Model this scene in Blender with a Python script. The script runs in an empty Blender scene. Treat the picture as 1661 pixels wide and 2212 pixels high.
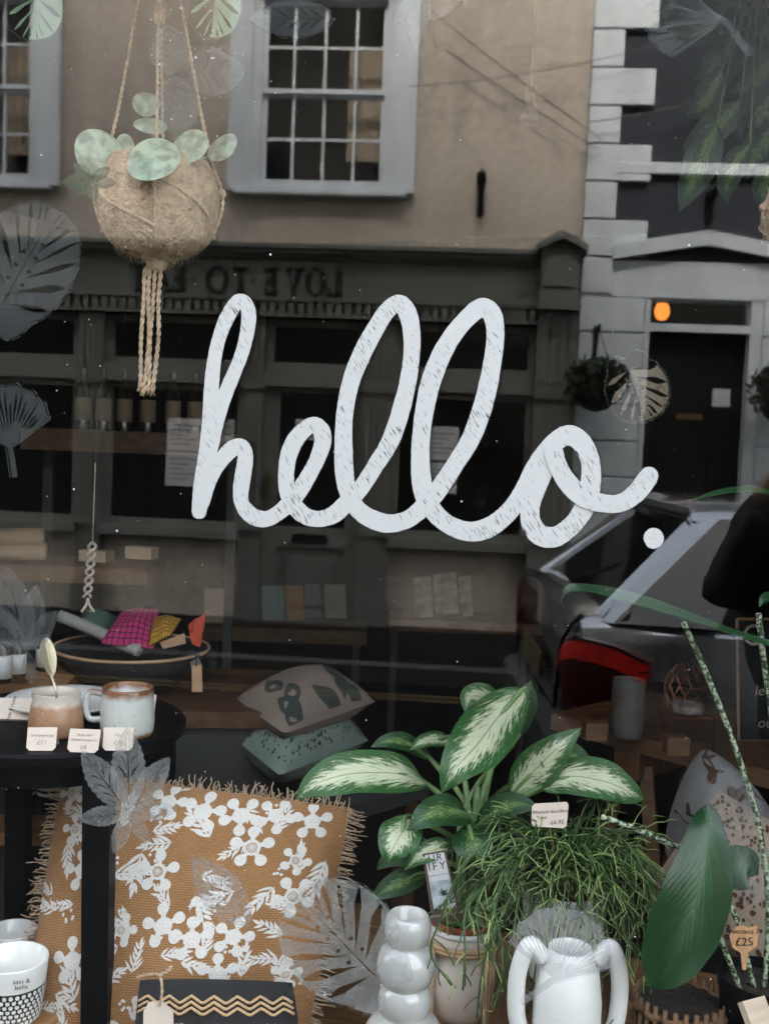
import bpy, bmesh, math, random
from mathutils import Vector, Matrix, geometry, noise as mnoise
random.seed(7)
scene = bpy.context.scene
COL = scene.collection
R = math.radians

# ------------------------------------------------------------------ camera, world, sun, exposure
EYE = Vector((0.0, -1.5, 1.58))
YAW, PITCH, ROLL = R(20.6), R(-4.0), R(2.3)
FPX, PW, PH = 2421.0, 1661.0, 2212.0          # focal length and frame in survey pixels
_F0 = Vector((-math.sin(YAW), math.cos(YAW), 0)); _R0 = Vector((math.cos(YAW), math.sin(YAW), 0))
_F = (_F0*math.cos(PITCH) + Vector((0, 0, 1))*math.sin(PITCH)).normalized()
_U0 = _R0.cross(_F).normalized()
CX = _R0*math.cos(ROLL) + _U0*math.sin(ROLL)
CY = -_R0*math.sin(ROLL) + _U0*math.cos(ROLL)
cam_data = bpy.data.cameras.new('camera'); cam = bpy.data.objects.new('camera', cam_data); COL.objects.link(cam)
cam.matrix_world = Matrix.Translation(EYE) @ Matrix((CX, CY, -_F)).transposed().to_4x4()
cam_data.sensor_fit = 'HORIZONTAL'; cam_data.sensor_width = 24.0; cam_data.lens = 24.0*FPX/PW
cam_data.clip_start = 0.02; cam_data.clip_end = 500
cam_data.dof.use_dof = True; cam_data.dof.focus_distance = 1.72; cam_data.dof.aperture_fstop = 6.3
scene.camera = cam

world = bpy.data.worlds.new('World'); scene.world = world; world.use_nodes = True
wn = world.node_tree.nodes; wl = world.node_tree.links
bgn = wn['Background']; sky = wn.new('ShaderNodeTexSky'); sky.sky_type = 'NISHITA'; sky.sun_disc = False
SUN_EL, SUN_AZ = R(50), R(12)                  # azimuth from +y towards +x: the sun stands behind the shop roof
sky.sun_elevation = SUN_EL; sky.sun_rotation = SUN_AZ; sky.air_density = 1.6; sky.dust_density = 4.0; sky.ozone_density = 1.0
hsv = wn.new('ShaderNodeHueSaturation'); hsv.inputs['Saturation'].default_value = .38      # thin overcast
wl.new(sky.outputs[0], hsv.inputs['Color']); wl.new(hsv.outputs[0], bgn.inputs[0]); bgn.inputs[1].default_value = 0.15
sd = bpy.data.lights.new('sun', 'SUN'); sd.energy = 1.6; sd.angle = R(11); sd.color = (1.0, 0.93, 0.84)
sun = bpy.data.objects.new('sun', sd); COL.objects.link(sun)
_sv = Vector((math.sin(SUN_AZ)*math.cos(SUN_EL), math.cos(SUN_AZ)*math.cos(SUN_EL), math.sin(SUN_EL)))
sun.rotation_euler = (-_sv).to_track_quat('-Z', 'Y').to_euler(); sun.location = (0, 0, 12)
vs = scene.view_settings; vs.view_transform = 'Standard'; vs.look = 'None'; vs.exposure = 3.6; vs.gamma = 1.0; vs.use_curve_mapping = False
cy = scene.cycles
cy.use_denoising = True; cy.max_bounces = 10; cy.diffuse_bounces = 4; cy.glossy_bounces = 5; cy.transmission_bounces = 6
cy.transparent_max_bounces = 24; cy.caustics_reflective = False; cy.caustics_refractive = False; cy.sample_clamp_indirect = 6.0

# ------------------------------------------------------------------ survey helpers
def ray(px, py): return _F + CX*((px-PW/2)/FPX) + CY*((PH/2-py)/FPX)
def P(px, py, d): return EYE + ray(px, py)*d                  # point at depth d along the view axis
def G(px, py, off=0.0):                                       # point on the window pane (plane y = off)
    r = ray(px, py); return EYE + r*((off-EYE.y)/r.y)
FAC_ROT = R(-16.0)
_fv = P(830.5, 937, 8.9); FAC_O = Vector((_fv.x, -_fv.y, 0))  # the house row stands behind the viewer: seen in the pane
_fu = Vector((math.cos(R(16)), math.sin(R(16)), 0)); _fnv = Vector((math.sin(R(16)), -math.cos(R(16)), 0))
def FZ(px, py, n=0.0):                                        # survey pixel -> (u, z) on the house row's face
    r = ray(px, py); o = Vector((_fv.x, _fv.y, 0)) + _fnv*n
    t = (o-EYE).dot(_fnv)/r.dot(_fnv); q = EYE + r*t
    return (q-Vector((_fv.x, _fv.y, 0))).dot(_fu), q.z
def M2PX(d): return d/FPX

# ------------------------------------------------------------------ materials
def newmat(name):
    m = bpy.data.materials.new(name); m.use_nodes = True; nt = m.node_tree
    return m, nt, nt.nodes, nt.links, nt.nodes['Principled BSDF']
def lin(c): return tuple(c) + (1.0,) if len(c) == 3 else tuple(c)
def mat(name, col, rough=.6, metal=0, var=.12, vs_=9.0, bump=0.0, bs=60.0, coat=0, spec=.5, sss=0, trans=0, stretch=None, col2=None, detail=6, emis=0, ramp=(.32, .68)):
    m, nt, N, L, b = newmat(name)
    b.inputs['Roughness'].default_value = rough; b.inputs['Metallic'].default_value = metal
    b.inputs['Specular IOR Level'].default_value = spec
    if coat: b.inputs['Coat Weight'].default_value = coat; b.inputs['Coat Roughness'].default_value = .05
    if trans: b.inputs['Transmission Weight'].default_value = trans
    if sss: b.inputs['Subsurface Weight'].default_value = sss; b.inputs['Subsurface Radius'].default_value = (.01, .008, .006)
    tc = N.new('ShaderNodeTexCoord'); mp = N.new('ShaderNodeMapping'); L.new(tc.outputs['Object'], mp.inputs[0])
    if stretch: mp.inputs['Scale'].default_value = stretch
    nz = N.new('ShaderNodeTexNoise'); nz.inputs['Scale'].default_value = vs_; nz.inputs['Detail'].default_value = detail; L.new(mp.outputs[0], nz.inputs[0])
    cr = N.new('ShaderNodeValToRGB'); c = Vector(col[:3]); c2 = Vector(col2) if col2 else c*(1+var)
    c1 = c if col2 else c*(1-var)
    cr.color_ramp.elements[0].position = ramp[0]; cr.color_ramp.elements[1].position = ramp[1]
    cr.color_ramp.elements[0].color = lin(tuple(c1)); cr.color_ramp.elements[1].color = lin(tuple(min(1, v) for v in c2))
    L.new(nz.outputs[0], cr.inputs[0]); L.new(cr.outputs[0], b.inputs['Base Color'])
    if bump:
        n2 = N.new('ShaderNodeTexNoise'); n2.inputs['Scale'].default_value = bs; n2.inputs['Detail'].default_value = 8; L.new(mp.outputs[0], n2.inputs[0])
        bp = N.new('ShaderNodeBump'); bp.inputs['Strength'].default_value = bump; bp.inputs['Distance'].default_value = .01
        L.new(n2.outputs[0], bp.inputs['Height']); L.new(bp.outputs[0], b.inputs['Normal'])
    if emis:
        b.inputs['Emission Color'].default_value = lin(col); b.inputs['Emission Strength'].default_value = emis
    return m
def glassmat(name, refl, tint=(1, 1, 1), rough=0.0):
    m = bpy.data.materials.new(name); m.use_nodes = True; nt = m.node_tree; N = nt.nodes; L = nt.links
    N.remove(N['Principled BSDF']); out = N['Material Output']
    t = N.new('ShaderNodeBsdfTransparent'); t.inputs[0].default_value = lin(tint)
    g = N.new('ShaderNodeBsdfGlossy'); g.inputs['Roughness'].default_value = rough
    mx = N.new('ShaderNodeMixShader'); mx.inputs[0].default_value = refl
    L.new(t.outputs[0], mx.inputs[1]); L.new(g.outputs[0], mx.inputs[2]); L.new(mx.outputs[0], out.inputs[0])
    return m
def filmmat(name, col, op, rough_noise=.0, trl=.35):               # frosted vinyl: part see-through, part scattering
    m = bpy.data.materials.new(name); m.use_nodes = True; nt = m.node_tree; N = nt.nodes; L = nt.links
    N.remove(N['Principled BSDF']); out = N['Material Output']
    t = N.new('ShaderNodeBsdfTransparent'); d = N.new('ShaderNodeBsdfDiffuse'); d.inputs[0].default_value = lin(col)
    tr = N.new('ShaderNodeBsdfTranslucent'); tr.inputs[0].default_value = lin(col)
    m1 = N.new('ShaderNodeMixShader'); m1.inputs[0].default_value = trl
    L.new(d.outputs[0], m1.inputs[1]); L.new(tr.outputs[0], m1.inputs[2])
    mx = N.new('ShaderNodeMixShader'); mx.inputs[0].default_value = op
    if rough_noise:
        tc = N.new('ShaderNodeTexCoord'); nz = N.new('ShaderNodeTexNoise'); nz.inputs['Scale'].default_value = 35; nz.inputs['Detail'].default_value = 5
        mr = N.new('ShaderNodeMapRange'); mr.inputs[1].default_value = .3; mr.inputs[2].default_value = .7
        mr.inputs[3].default_value = op-rough_noise; mr.inputs[4].default_value = op+rough_noise
        L.new(tc.outputs['Object'], nz.inputs[0]); L.new(nz.outputs[0], mr.inputs[0]); L.new(mr.outputs[0], mx.inputs[0])
    L.new(t.outputs[0], mx.inputs[1]); L.new(m1.outputs[0], mx.inputs[2]); L.new(mx.outputs[0], out.inputs[0])
    return m

# ------------------------------------------------------------------ object helpers
def inv_of(parent):
    r = parent
    while r.parent: r = r.parent
    return (Matrix.Translation(r.location) @ r.rotation_euler.to_matrix().to_4x4()).inverted()
def tag(o, label=None, cat=None, group=None, kind=None):
    if label: o['label'] = label
    if cat: o['category'] = cat
    if group: o['group'] = group
    if kind: o['kind'] = kind
    return o
def empty(name, loc, label=None, cat=None, group=None, rz=0):
    o = bpy.data.objects.new(name, None); COL.objects.link(o); o.location = loc; o.rotation_euler = (0, 0, rz); o.empty_display_size = .1
    return tag(o, label, cat, group)
class MB:
    def __init__(s): s.v = []; s.f = []; s.uv = None; s.mi = None
    def add(s, vs_, fs):
        k = len(s.v); s.v += [Vector(p) for p in vs_]; s.f += [tuple(i+k for i in f) for f in fs]; return s
    def box(s, x0, x1, y0, y1, z0, z1):
        return s.add([(x0,y0,z0),(x1,y0,z0),(x1,y1,z0),(x0,y1,z0),(x0,y0,z1),(x1,y0,z1),(x1,y1,z1),(x0,y1,z1)],
                     [(0,3,2,1),(4,5,6,7),(0,1,5,4),(1,2,6,5),(2,3,7,6),(3,0,4,7)])
    def bbox(s, x0, x1, y0, y1, z0, z1, c=.005):               # box with chamfered edges
        bm = bmesh.new(); bmesh.ops.create_cube(bm, size=1)
        for v in bm.verts: v.co = Vector(((x0+x1)/2+v.co.x*(x1-x0), (y0+y1)/2+v.co.y*(y1-y0), (z0+z1)/2+v.co.z*(z1-z0)))
        bmesh.ops.bevel(bm, geom=bm.edges[:], offset=c, segments=1, affect='EDGES', profile=.5)
        bm.verts.index_update(); s.add([v.co.copy() for v in bm.verts], [[v.index for v in f.verts] for f in bm.faces]); bm.free(); return s
    def tube(s, pts, rad, seg=8, cap=True):
        pts = [Vector(p) for p in pts]; n = len(pts); rr = rad if hasattr(rad, '__len__') else [rad]*n
        vs_, fs = [], []; up = None
        for i in range(n):
            t = (pts[min(i+1, n-1)]-pts[max(i-1, 0)]).normalized()
            if up is None: up = t.orthogonal().normalized()
            up = (up - t*up.dot(t)); up = up.normalized() if up.length > 1e-6 else t.orthogonal().normalized()
            w = t.cross(up)
            for k in range(seg):
                a = 2*math.pi*k/seg; vs_.append(pts[i] + (up*math.cos(a)+w*math.sin(a))*rr[i])
        for i in range(n-1):
            for k in range(seg):
                k2 = (k+1) % seg; fs.append((i*seg+k, i*seg+k2, (i+1)*seg+k2, (i+1)*seg+k))
        if cap: fs.append(tuple(range(seg-1, -1, -1))); fs.append(tuple((n-1)*seg+k for k in range(seg)))
        return s.add(vs_, fs)
    def lathe(s, c, prof, seg=32, close=False):                # prof: (r, z) from bottom to top
        c = Vector(c); vs_, fs = [], []
        for r, z in prof:
            for k in range(seg):
                a = 2*math.pi*k/seg; vs_.append(c+Vector((r*math.cos(a), r*math.sin(a), z)))
        n = len(prof)
        for i in range(n-1):
            for k in range(seg):
                k2 = (k+1) % seg; fs.append((i*seg+k, i*seg+k2, (i+1)*seg+k2, (i+1)*seg+k))
        if prof[0][0] > 1e-5: fs.append(tuple(range(seg-1, -1, -1)))
        if prof[-1][0] > 1e-5 and close: fs.append(tuple((n-1)*seg+k for k in range(seg)))
        return s.add(vs_, fs)
    def prism(s, poly, a, b):                                  # poly: 3-D points; swept from +a to +b along vectors
        n = len(poly); A = [Vector(p)+Vector(a) for p in poly]; B = [Vector(p)+Vector(b) for p in poly]
        return s.add(A+B, [tuple(range(n-1, -1, -1)), tuple(range(n, 2*n))] + [(i, (i+1) % n, n+(i+1) % n, n+i) for i in range(n)])
    def build(s, name, m, parent=None, smooth=False, world=True, fix=True, origin=None, kind=None, weld=False):
        me = bpy.data.meshes.new(name); o = bpy.data.objects.new(name, me); COL.objects.link(o)
        V = s.v
        if parent is not None:
            if world: iv = inv_of(parent); V = [iv @ p for p in V]
            o.parent = parent
        elif world:
            if origin is None:
                xs = [p.x for p in V]; ys = [p.y for p in V]; zs = [p.z for p in V]
                origin = Vector(((min(xs)+max(xs))/2, (min(ys)+max(ys))/2, min(zs)))
            o.location = origin; V = [p-Vector(origin) for p in V]
        me.from_pydata([tuple(p) for p in V], [], s.f)
        if s.uv is not None:
            ul = me.uv_layers.new(name='UVMap')
            for lp in me.loops: ul.data[lp.index].uv = s.uv[lp.vertex_index]
        if isinstance(m, (list, tuple)):
            for q in m: me.materials.append(q)
            if s.mi: 
                for i, pgn in enumerate(me.polygons): pgn.material_index = s.mi[i]
        else: me.materials.append(m)
        if fix:
            bm = bmesh.new(); bm.from_mesh(me)
            if weld: bmesh.ops.remove_doubles(bm, verts=bm.verts[:], dist=1e-5)
            bmesh.ops.recalc_face_normals(bm, faces=bm.faces[:]); bm.to_mesh(me); bm.free()
        if smooth:
            me.polygons.foreach_set('use_smooth', [True]*len(me.polygons))
            if smooth == 'auto':
                me.set_sharp_from_angle(angle=R(38))
        me.update()
        if kind: o['kind'] = kind
        return o
def spline(pts, n=8, closed=False):
    pts = [Vector(p) for p in pts]; out = []; m = len(pts)
    rng = range(m if closed else m-1)
    for i in rng:
        p0 = pts[(i-1) % m] if closed or i > 0 else pts[0]*2-pts[1]
        p1 = pts[i]; p2 = pts[(i+1) % m]; p3 = pts[(i+2) % m] if closed or i < m-2 else p2*2-p1
        for k in range(n):
            t = k/n; out.append(.5*((2*p1)+(-p0+p2)*t+(2*p0-5*p1+4*p2-p3)*t*t+(-p0+3*p1-3*p2+p3)*t**3))
    if not closed: out.append(pts[-1])
    return out
def lerp(a, b, t): return a+(b-a)*t
def interp(tab, t):
    for (a, x), (b, y) in zip(tab, tab[1:]):
        if t <= b: return x+(y-x)*((t-a)/(b-a) if b > a else 0)
    return tab[-1][1]
def text_mb(txt, size, shear=0.0, spacing=1.0, align='CENTER'):
    cu = bpy.data.curves.new('t', 'FONT'); cu.body = txt; cu.size = size; cu.shear = shear; cu.space_character = spacing; cu.align_x = align
    cu.resolution_u = 3
    o = bpy.data.objects.new('t', cu); me = bpy.data.meshes.new_from_object(o)
    r = [v.co.copy() for v in me.vertices], [tuple(p.vertices) for p in me.polygons]
    bpy.data.objects.remove(o); bpy.data.curves.remove(cu); bpy.data.meshes.remove(me)
    return r
def put_text(name, txt, o, xd, yd, size, m, parent, shear=0.0, spacing=1.0, align='CENTER'):
    vs_, fs = text_mb(txt, size, shear, spacing, align); xd = Vector(xd).normalized(); yd = Vector(yd).normalized(); o = Vector(o)
    b = MB(); b.add([o+xd*v.x+yd*v.y for v in vs_], fs); return b.build(name, m, parent, fix=False)
# ------------------------------------------------------------------ street, houses opposite (seen reflected in the pane)
m_cream = mat('cream_render', (.53, .465, .39), .95, var=.16, vs_=16, bump=1.0, bs=38, detail=15, ramp=(.36, .64))
def weather(m, lo=.78, scale=(2.2, 2.2, .45)):                     # rain streaks and patchy ageing over the base colour
    N, L = m.node_tree.nodes, m.node_tree.links; bs = N['Principled BSDF']; src = bs.inputs['Base Color'].links[0].from_socket
    tc = N.new('ShaderNodeTexCoord'); mp = N.new('ShaderNodeMapping'); mp.inputs['Scale'].default_value = scale; L.new(tc.outputs['Object'], mp.inputs[0])
    nz = N.new('ShaderNodeTexNoise'); nz.inputs['Scale'].default_value = 1.6; nz.inputs['Detail'].default_value = 9; nz.inputs['Roughness'].default_value = .65; L.new(mp.outputs[0], nz.inputs[0])
    mr = N.new('ShaderNodeMapRange'); mr.inputs[1].default_value = .38; mr.inputs[2].default_value = .58; mr.inputs[3].default_value = lo; mr.inputs[4].default_value = 1.04; L.new(nz.outputs[0], mr.inputs[0])
    mx = N.new('ShaderNodeMix'); mx.data_type = 'RGBA'; mx.blend_type = 'MULTIPLY'; mx.inputs[0].default_value = 1; L.new(src, mx.inputs[6]); L.new(mr.outputs[0], mx.inputs[7]); L.new(mx.outputs[2], bs.inputs['Base Color'])
weather(m_cream)
m_white = mat('white_paint', (.66, .70, .73), .55, var=.05, vs_=3, bump=.15, bs=30)
weather(m_white, .86, (4, 4, 1.2))
m_slate = mat('slate_render', (.034, .038, .048), .9, var=.15, vs_=2, bump=.5, bs=55)
m_green = mat('shop_paint', (.145, .148, .130), .5, var=.12, vs_=3, bump=.05, bs=20)
m_green2 = mat('shop_paint_light', (.175, .178, .157), .5, var=.12, vs_=3, bump=.05, bs=20)
m_black = mat('black_iron', (.008, .008, .009), .55, var=.2, spec=.2)
m_pane = mat('dark_pane', (.004, .004, .005), .03, var=.1, spec=1.0, bump=.05, bs=2.2)
m_sashglass = glassmat('sash_glass', .07)
m_pane_reflection = mat('pane_reflection', (.46, .38, .28), .9, var=.15, vs_=30)
m_asph = mat('asphalt', (.011, .011, .012), .95, spec=.03, var=.2, vs_=14, bump=.5, bs=220)
m_flag = mat('paving', (.014, .0135, .013), .9, spec=.03, var=.2, vs_=4, bump=.3, bs=90)
m_kerb = mat('kerb_stone', (.06, .057, .054), .8, var=.15, vs_=6, bump=.2)
m_yellow = mat('yellow_line', (.11, .075, .028), .75, var=.2, vs_=30)
m_paper = mat('paper', (.62, .62, .62), .8, var=.04)
m_ink = mat('ink', (.008, .008, .009), .7, var=.1)
m_stone = mat('stucco', (.50, .43, .33), .9, var=.1, vs_=2, bump=.4, bs=40)
m_lamp = mat('lamp_glow', (1.0, .30, .05), .5, emis=1.1)
m_basket_leaf = mat('basket_foliage', (.045, .06, .035), .7, var=.4, vs_=20)
m_wire = mat('grey_wire', (.10, .095, .09), .6)
m_brass = mat('brass', (.45, .30, .10), .3, metal=1)

def floor_sheet(name, n0, n1, z, m, u0=-40, u1=40):
    b = MB(); b.box(u0, u1, n0, n1, z-.3, z)
    c, s_ = math.cos(FAC_ROT), math.sin(FAC_ROT)
    b.v = [Vector((FAC_O.x+p.x*c-p.y*s_, FAC_O.y+p.x*s_+p.y*c, p.z)) for p in b.v]
    return tag(b.build(name, m), kind='structure')
BASE = .05                                                     # level of the far pavement
gsh = MB(); gsh.box(-200, 200, -200, 200, -.6, -.36); tag(gsh.build('ground', m_asph), kind='structure')
floor_sheet('road', 1.65, 7.2, -.06, m_asph)
floor_sheet('pavement_far', -.5, 1.5, BASE, m_flag)
floor_sheet('kerb_far', 1.5, 1.65, BASE+.004, m_kerb)
def yl(n):
    b = MB(); b.box(-30, 30, n, n+.04, -.058, -.052); c, s_ = math.cos(FAC_ROT), math.sin(FAC_ROT)
    b.v = [Vector((FAC_O.x+p.x*c-p.y*s_, FAC_O.y+p.x*s_+p.y*c, p.z)) for p in b.v]
    tag(b.build('road_marking', m_yellow), kind='structure')
yl(1.95); yl(2.06)

def house(name, label): return empty(name, (FAC_O.x, FAC_O.y, 0), label, 'building', rz=FAC_ROT)
def lb(parent, name, m, *boxes, ch=0, smooth=False):           # boxes in the house's own frame (u, n, z)
    b = MB()
    for q in boxes:
        (b.bbox(*q, c=ch) if ch else b.box(*q))
    return b.build(name, m, parent, world=False, smooth=smooth)
cream = house('rendered_house', 'cream rendered house with sash windows over a dark green shopfront')
# sash windows (outer casing corner pixels -> metres)
uL, zb = FZ(492, 409); uR, zb2 = FZ(893, 423); zbot = (zb+zb2)/2
UQ = FZ(1268, 300)[0]                                          # party line with the slate house
def sash_window(ox):
    ul, ur = uL+ox, uR+ox; zt = zbot+1.62; tw = .175
    w = lb(cream, 'window', m_white, (ul, ul+tw, .01, .075, zbot, zt), (ur-tw, ur, .01, .075, zbot, zt), (ul+tw, ur-tw, .01, .075, zt-.09, zt),
           (ul+tw-.002, ur-tw+.002, .004, .06, zbot, zbot+.075))
    def sub(nm, m, *bx, ch=0):
        b = MB()
        for q in bx: (b.bbox(*q, c=ch) if ch else b.box(*q))
        return b.build(nm, m, w, world=False)
    il, ir = ul+tw, ur-tw
    sub('sill', m_white, (ul+.06, ur-.06, .02, .11, zbot-.035, zbot+.004), ch=.004)
    sub('box_frame', m_white, (il, il+.075, -.06, .03, zbot+.07, zt-.09), (ir-.075, ir, -.06, .03, zbot+.07, zt-.09), (il+.075, ir-.075, -.06, .03, zt-.15, zt-.09))
    gl, gr = il+.075, ir-.075; g0, g1 = zbot+.075, zt-.15; mid = (g0+g1)/2+.0
    pw = (gr-gl)/4
    for lo, hi, n in ((g0, mid, -.05), (mid, g1, -.02)):
        bars = [(gl+k*pw-.011, gl+k*pw+.011, n-.03, n, lo, hi) for k in (1, 2, 3)]
        bars += [(gl, gr, n-.031, n-.001, (lo+hi)/2-.011, (lo+hi)/2+.011), (gl, gr, n-.034, n+.004, lo-.002, lo+.034), (gl, gr, n-.034, n+.004, hi-.03, hi),
                 (gl, gl+.035, n-.033, n+.003, lo, hi), (gr-.035, gr, n-.033, n+.003, lo, hi)]
        sub('sash', m_white, *bars)
        for k in range(4):
            for j in range(2):
                h = (hi-lo)/2
                sub('pane', m_sashglass, (gl+k*pw, gl+(k+1)*pw, n-.022, n-.016, lo+j*h, lo+(j+1)*h))
    sub('pane_reflection', m_pane_reflection, *[(gr-.02-.033*(k+1), gr-.02-.033*k, -.20-.012*(k % 2), -.185-.012*(k % 2), g0+.22, g1-.30) for k in range(9)])  # beige strips stand in for the opposite building's reflection in the panes
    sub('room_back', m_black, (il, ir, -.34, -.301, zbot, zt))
    return w, (il, ir, zbot, zt)
du = FZ(131, 361)[0]-FZ(893.5, 423)[0]
holes = []
for ox in (0.0, du): _, hq = sash_window(ox); holes.append(hq)
# wall split round the two openings and above the shopfront
zF = FZ(700, 536)[1]; U0, ZT = -6.5, 6.6
strips = [(U0, holes[1][0]), (holes[1][1], holes[0][0]), (holes[0][1], UQ)]
wb = [(a, b_, -.3, 0, zF-.2, ZT) for a, b_ in strips]
for il, ir, z0, z1 in holes: wb += [(il, ir, -.3, 0, zF-.2, z0), (il, ir, -.3, 0, z1, ZT)]
lb(cream, 'wall', m_cream, *wb)
rb = MB(); rb.prism([(U0, -.0, ZT), (U0, .35, ZT-.02), (U0, .35, ZT+.1), (U0, -3, ZT+2.2), (U0, -3, ZT)], (0, 0, 0), (UQ-U0, 0, 0))
rb.build('roof', m_slate, cream, world=False)
# shopfront
zs0 = FZ(700, 562)[1]; zs1 = FZ(700, 652)[1]; zd = FZ(700, 684)[1]
uc0, uc1 = FZ(1165, 600)[0], FZ(1246, 600)[0]
ztop = FZ(900, 705)[1]; ztb0, ztb1 = FZ(700, 838)[1], FZ(700, 802)[1]
zsl0, zsl1 = FZ(1000, 1186)[1], FZ(1000, 1166)[1]
sf = lb(cream, 'fascia', m_green, (U0, uc0, .004, .12, zs1-.02, zs0), (U0, uc0, .004, .10, zd, zs1-.02), ch=0)
lb(cream, 'cornice', m_green, (U0, uc0, .002, .22, zF-.035, zF), (U0, uc0, .002, .19, zF-.075, zF-.036), (U0, uc0, .002, .155, zF-.105, zF-.076), (U0, uc0, .003, .14, zs1-.015, zs1+.012))
lb(cream, 'dentil_course', m_green2, *[(U0+.02+k*.075, U0+.06+k*.075, .1, .135, zd+.012, zs1-.03) for k in range(int((uc0-U0)/.075))], (U0, uc0, .1, .15, zd-.02, zd+.004))
# serif lettering, reading from +u towards -u for someone who stands in the street
zl0, zl1 = FZ(600, 640)[1], FZ(600, 583)[1]; LH = zl1-zl0
def glyph(ch, w):
    h = LH; t = .042; f = .019; q = []
    def rect(x0, x1, y0, y1): q.append([(x0, y0), (x1, y0), (x1, y1), (x0, y1)])
    if ch == 'L': rect(.01, .01+t, 0, h); rect(0, w, 0, f); rect(w-f, w, 0, .06); rect(0, .05, h-f, h)
    if ch == 'E': rect(.01, .01+t, 0, h); rect(0, w, 0, f); rect(0, w, h-f, h); rect(.02, w*.75, h*.5-f/2, h*.5+f/2); rect(w-f, w, 0, .055); rect(w-f, w, h-.05, h); rect(w*.7, w*.7+f, h*.38, h*.62)
    if ch == 'T': rect(w/2-t/2, w/2+t/2, 0, h); rect(0, w, h-f, h); rect(0, f, h-.05, h); rect(w-f, w, h-.05, h); rect(w/2-.035, w/2+.035, 0, f)
    if ch == 'V': q.append([(w*.5-.005, 0), (w*.5+.02, 0), (.035+.02, h), (.02, h)]); q.append([(w*.5, 0), (w*.5+.016, 0), (w-.02, h), (w-.033, h)]); rect(0, .08, h-f, h); rect(w-.06, w, h-f, h)
    if ch == 'A': q.append([(.015, 0), (.028, 0), (w*.5+.005, h), (w*.5-.01, h)]); q.append([(w-.055, 0), (w-.02, 0), (w*.5+.012, h), (w*.5-.015, h)]); rect(w*.22, w*.75, h*.33, h*.33+f); rect(0, .055, 0, f); rect(w-.075, w, 0, f)
    if ch == '.': 
        q.append([(w/2+.016*math.cos(a*.785), h*.5+.016*math.sin(a*.785)) for a in range(8)])
    if ch == 'O':
        for k in range(24):
            a, b_ = 2*math.pi*k/24, 2*math.pi*(k+1)/24
            def pt(a, i): 
                rx, ry = (w/2, h/2+.004) if not i else (w/2-.042, h/2-.014); return (w/2+rx*math.cos(a), h/2+ry*math.sin(a))
            q.append([pt(a, 0), pt(b_, 0), pt(b_, 1), pt(a, 1)])
    return q
letters = [('L', 744, 713), ('O', 710, 664), ('V', 662, 622), ('E', 605, 578), ('.', 560, 546), ('T', 542, 511), ('O', 503, 451), ('.', 431, 419), ('E', 410, 381), ('A', 379, 336), ('T', 328, 292)]
for ch, a, b_ in letters:
    ua, ub = FZ(a, 610)[0], FZ(b_, 610)[0]; lm = MB()
    for poly in glyph(ch, ua-ub):
        lm.prism([(ua-x, .121, zl0+y) for x, y in poly], (0, 0, 0), (0, .012, 0))
    lm.build('sign_letter', m_ink, sf, world=False)
# console bracket with little gable
ct = FZ(1212, 516)[1]; ce = FZ(1212, 549)[1]; cbz = FZ(1212, 662)[1]
co = lb(cream, 'console', m_green, (uc0, uc1, .004, .26, cbz, ce), (uc0+.03, uc1-.03, .26, .275, cbz+.12, ce-.05), (uc0-.02, uc1+.02, .004, .30, cbz-.05, cbz-.001))
g = MB(); g.prism([(uc0-.05, .003, ce-.02), (uc0-.05, .003, ce+.025), ((uc0+uc1)/2, .003, ct+.02), (uc1+.05, .003, ce+.025), (uc1+.05, .003, ce-.02), ((uc0+uc1)/2, .003, ct-.045)], (0, 0, 0), (0, .33, 0))
g.build('gable_cap', m_green, co, world=False)
g = MB(); g.prism([(uc0+.005, .005, ce), ((uc0+uc1)/2, .005, ct-.03), (uc1-.005, .005, ce)], (0, 0, 0), (0, .262, 0)); g.build('gable_face', m_green, co, world=False)
# pilasters
def pilaster(pa, pb, y=900, z1=None, d=.1):
    ua, ub = sorted((FZ(pa, y)[0], FZ(pb, y)[0])); z1 = z1 or zd-.03
    o = lb(cream, 'pilaster', m_green, (ua, ub, -.02, d, BASE+.22, z1), (ua-.015, ub+.015, -.02, d+.03, BASE, BASE+.22), (ua-.012, ub+.012, -.02, d+.02, ztb0-.03, ztb0+.02), (ua-.012, ub+.012, -.02, d+.02, zsl1, zsl1+.04))
    n = 4; w = (ub-ua)/(n*2+1)
    b = MB()
    for k in range(n):
        b.bbox(ua+w*(2*k+1), ua+w*(2*k+2), d, d+.012, ztb0+.10, z1-.10, c=.004); b.bbox(ua+w*(2*k+1), ua+w*(2*k+2), d, d+.012, zsl1+.10, ztb0-.10, c=.004)
    b.build('fluting', m_green2, o, world=False)
    return ua, ub
pA = pilaster(175, 228); pB = pilaster(529, 572); pC = pilaster(786, 850); pD = pilaster(1150, 1238, z1=cbz-.051, d=.16)
lb(cream, 'light_stop', m_black, (U0, UQ-.01, -.5, -.4, BASE, zF-.21))  # black sheet added behind the shopfront to block light
def opening(ul, ur, z0, z1, fr=.06, pane='pane', par=None, n=-.02):
    o = lb(cream, 'window', m_green2, (ul, ul+fr, n-.04, n+.06, z0, z1), (ur-fr, ur, n-.04, n+.06, z0, z1), (ul+fr, ur-fr, n-.04, n+.06, z1-fr, z1), (ul+fr, ur-fr, n-.04, n+.06, z0, z0+fr))
    b = MB(); b.box(ul+fr-.005, ur-fr+.005, n-.01, n, z0+fr-.005, z1-fr+.005); b.build('pane', m_pane, o, world=False); return o
uE = FZ(-260, 900)[0]
for a, b_ in ((uE, pA[0]), (pA[1], pB[0]), (pB[1], pC[0]), (pC[1], pD[0])): opening(a+.002, b_-.002, ztb1, zd-.03)
lb(cream, 'transom_rail', m_green2, (uE, pD[0], -.05, .09, ztb0, ztb1))
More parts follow.
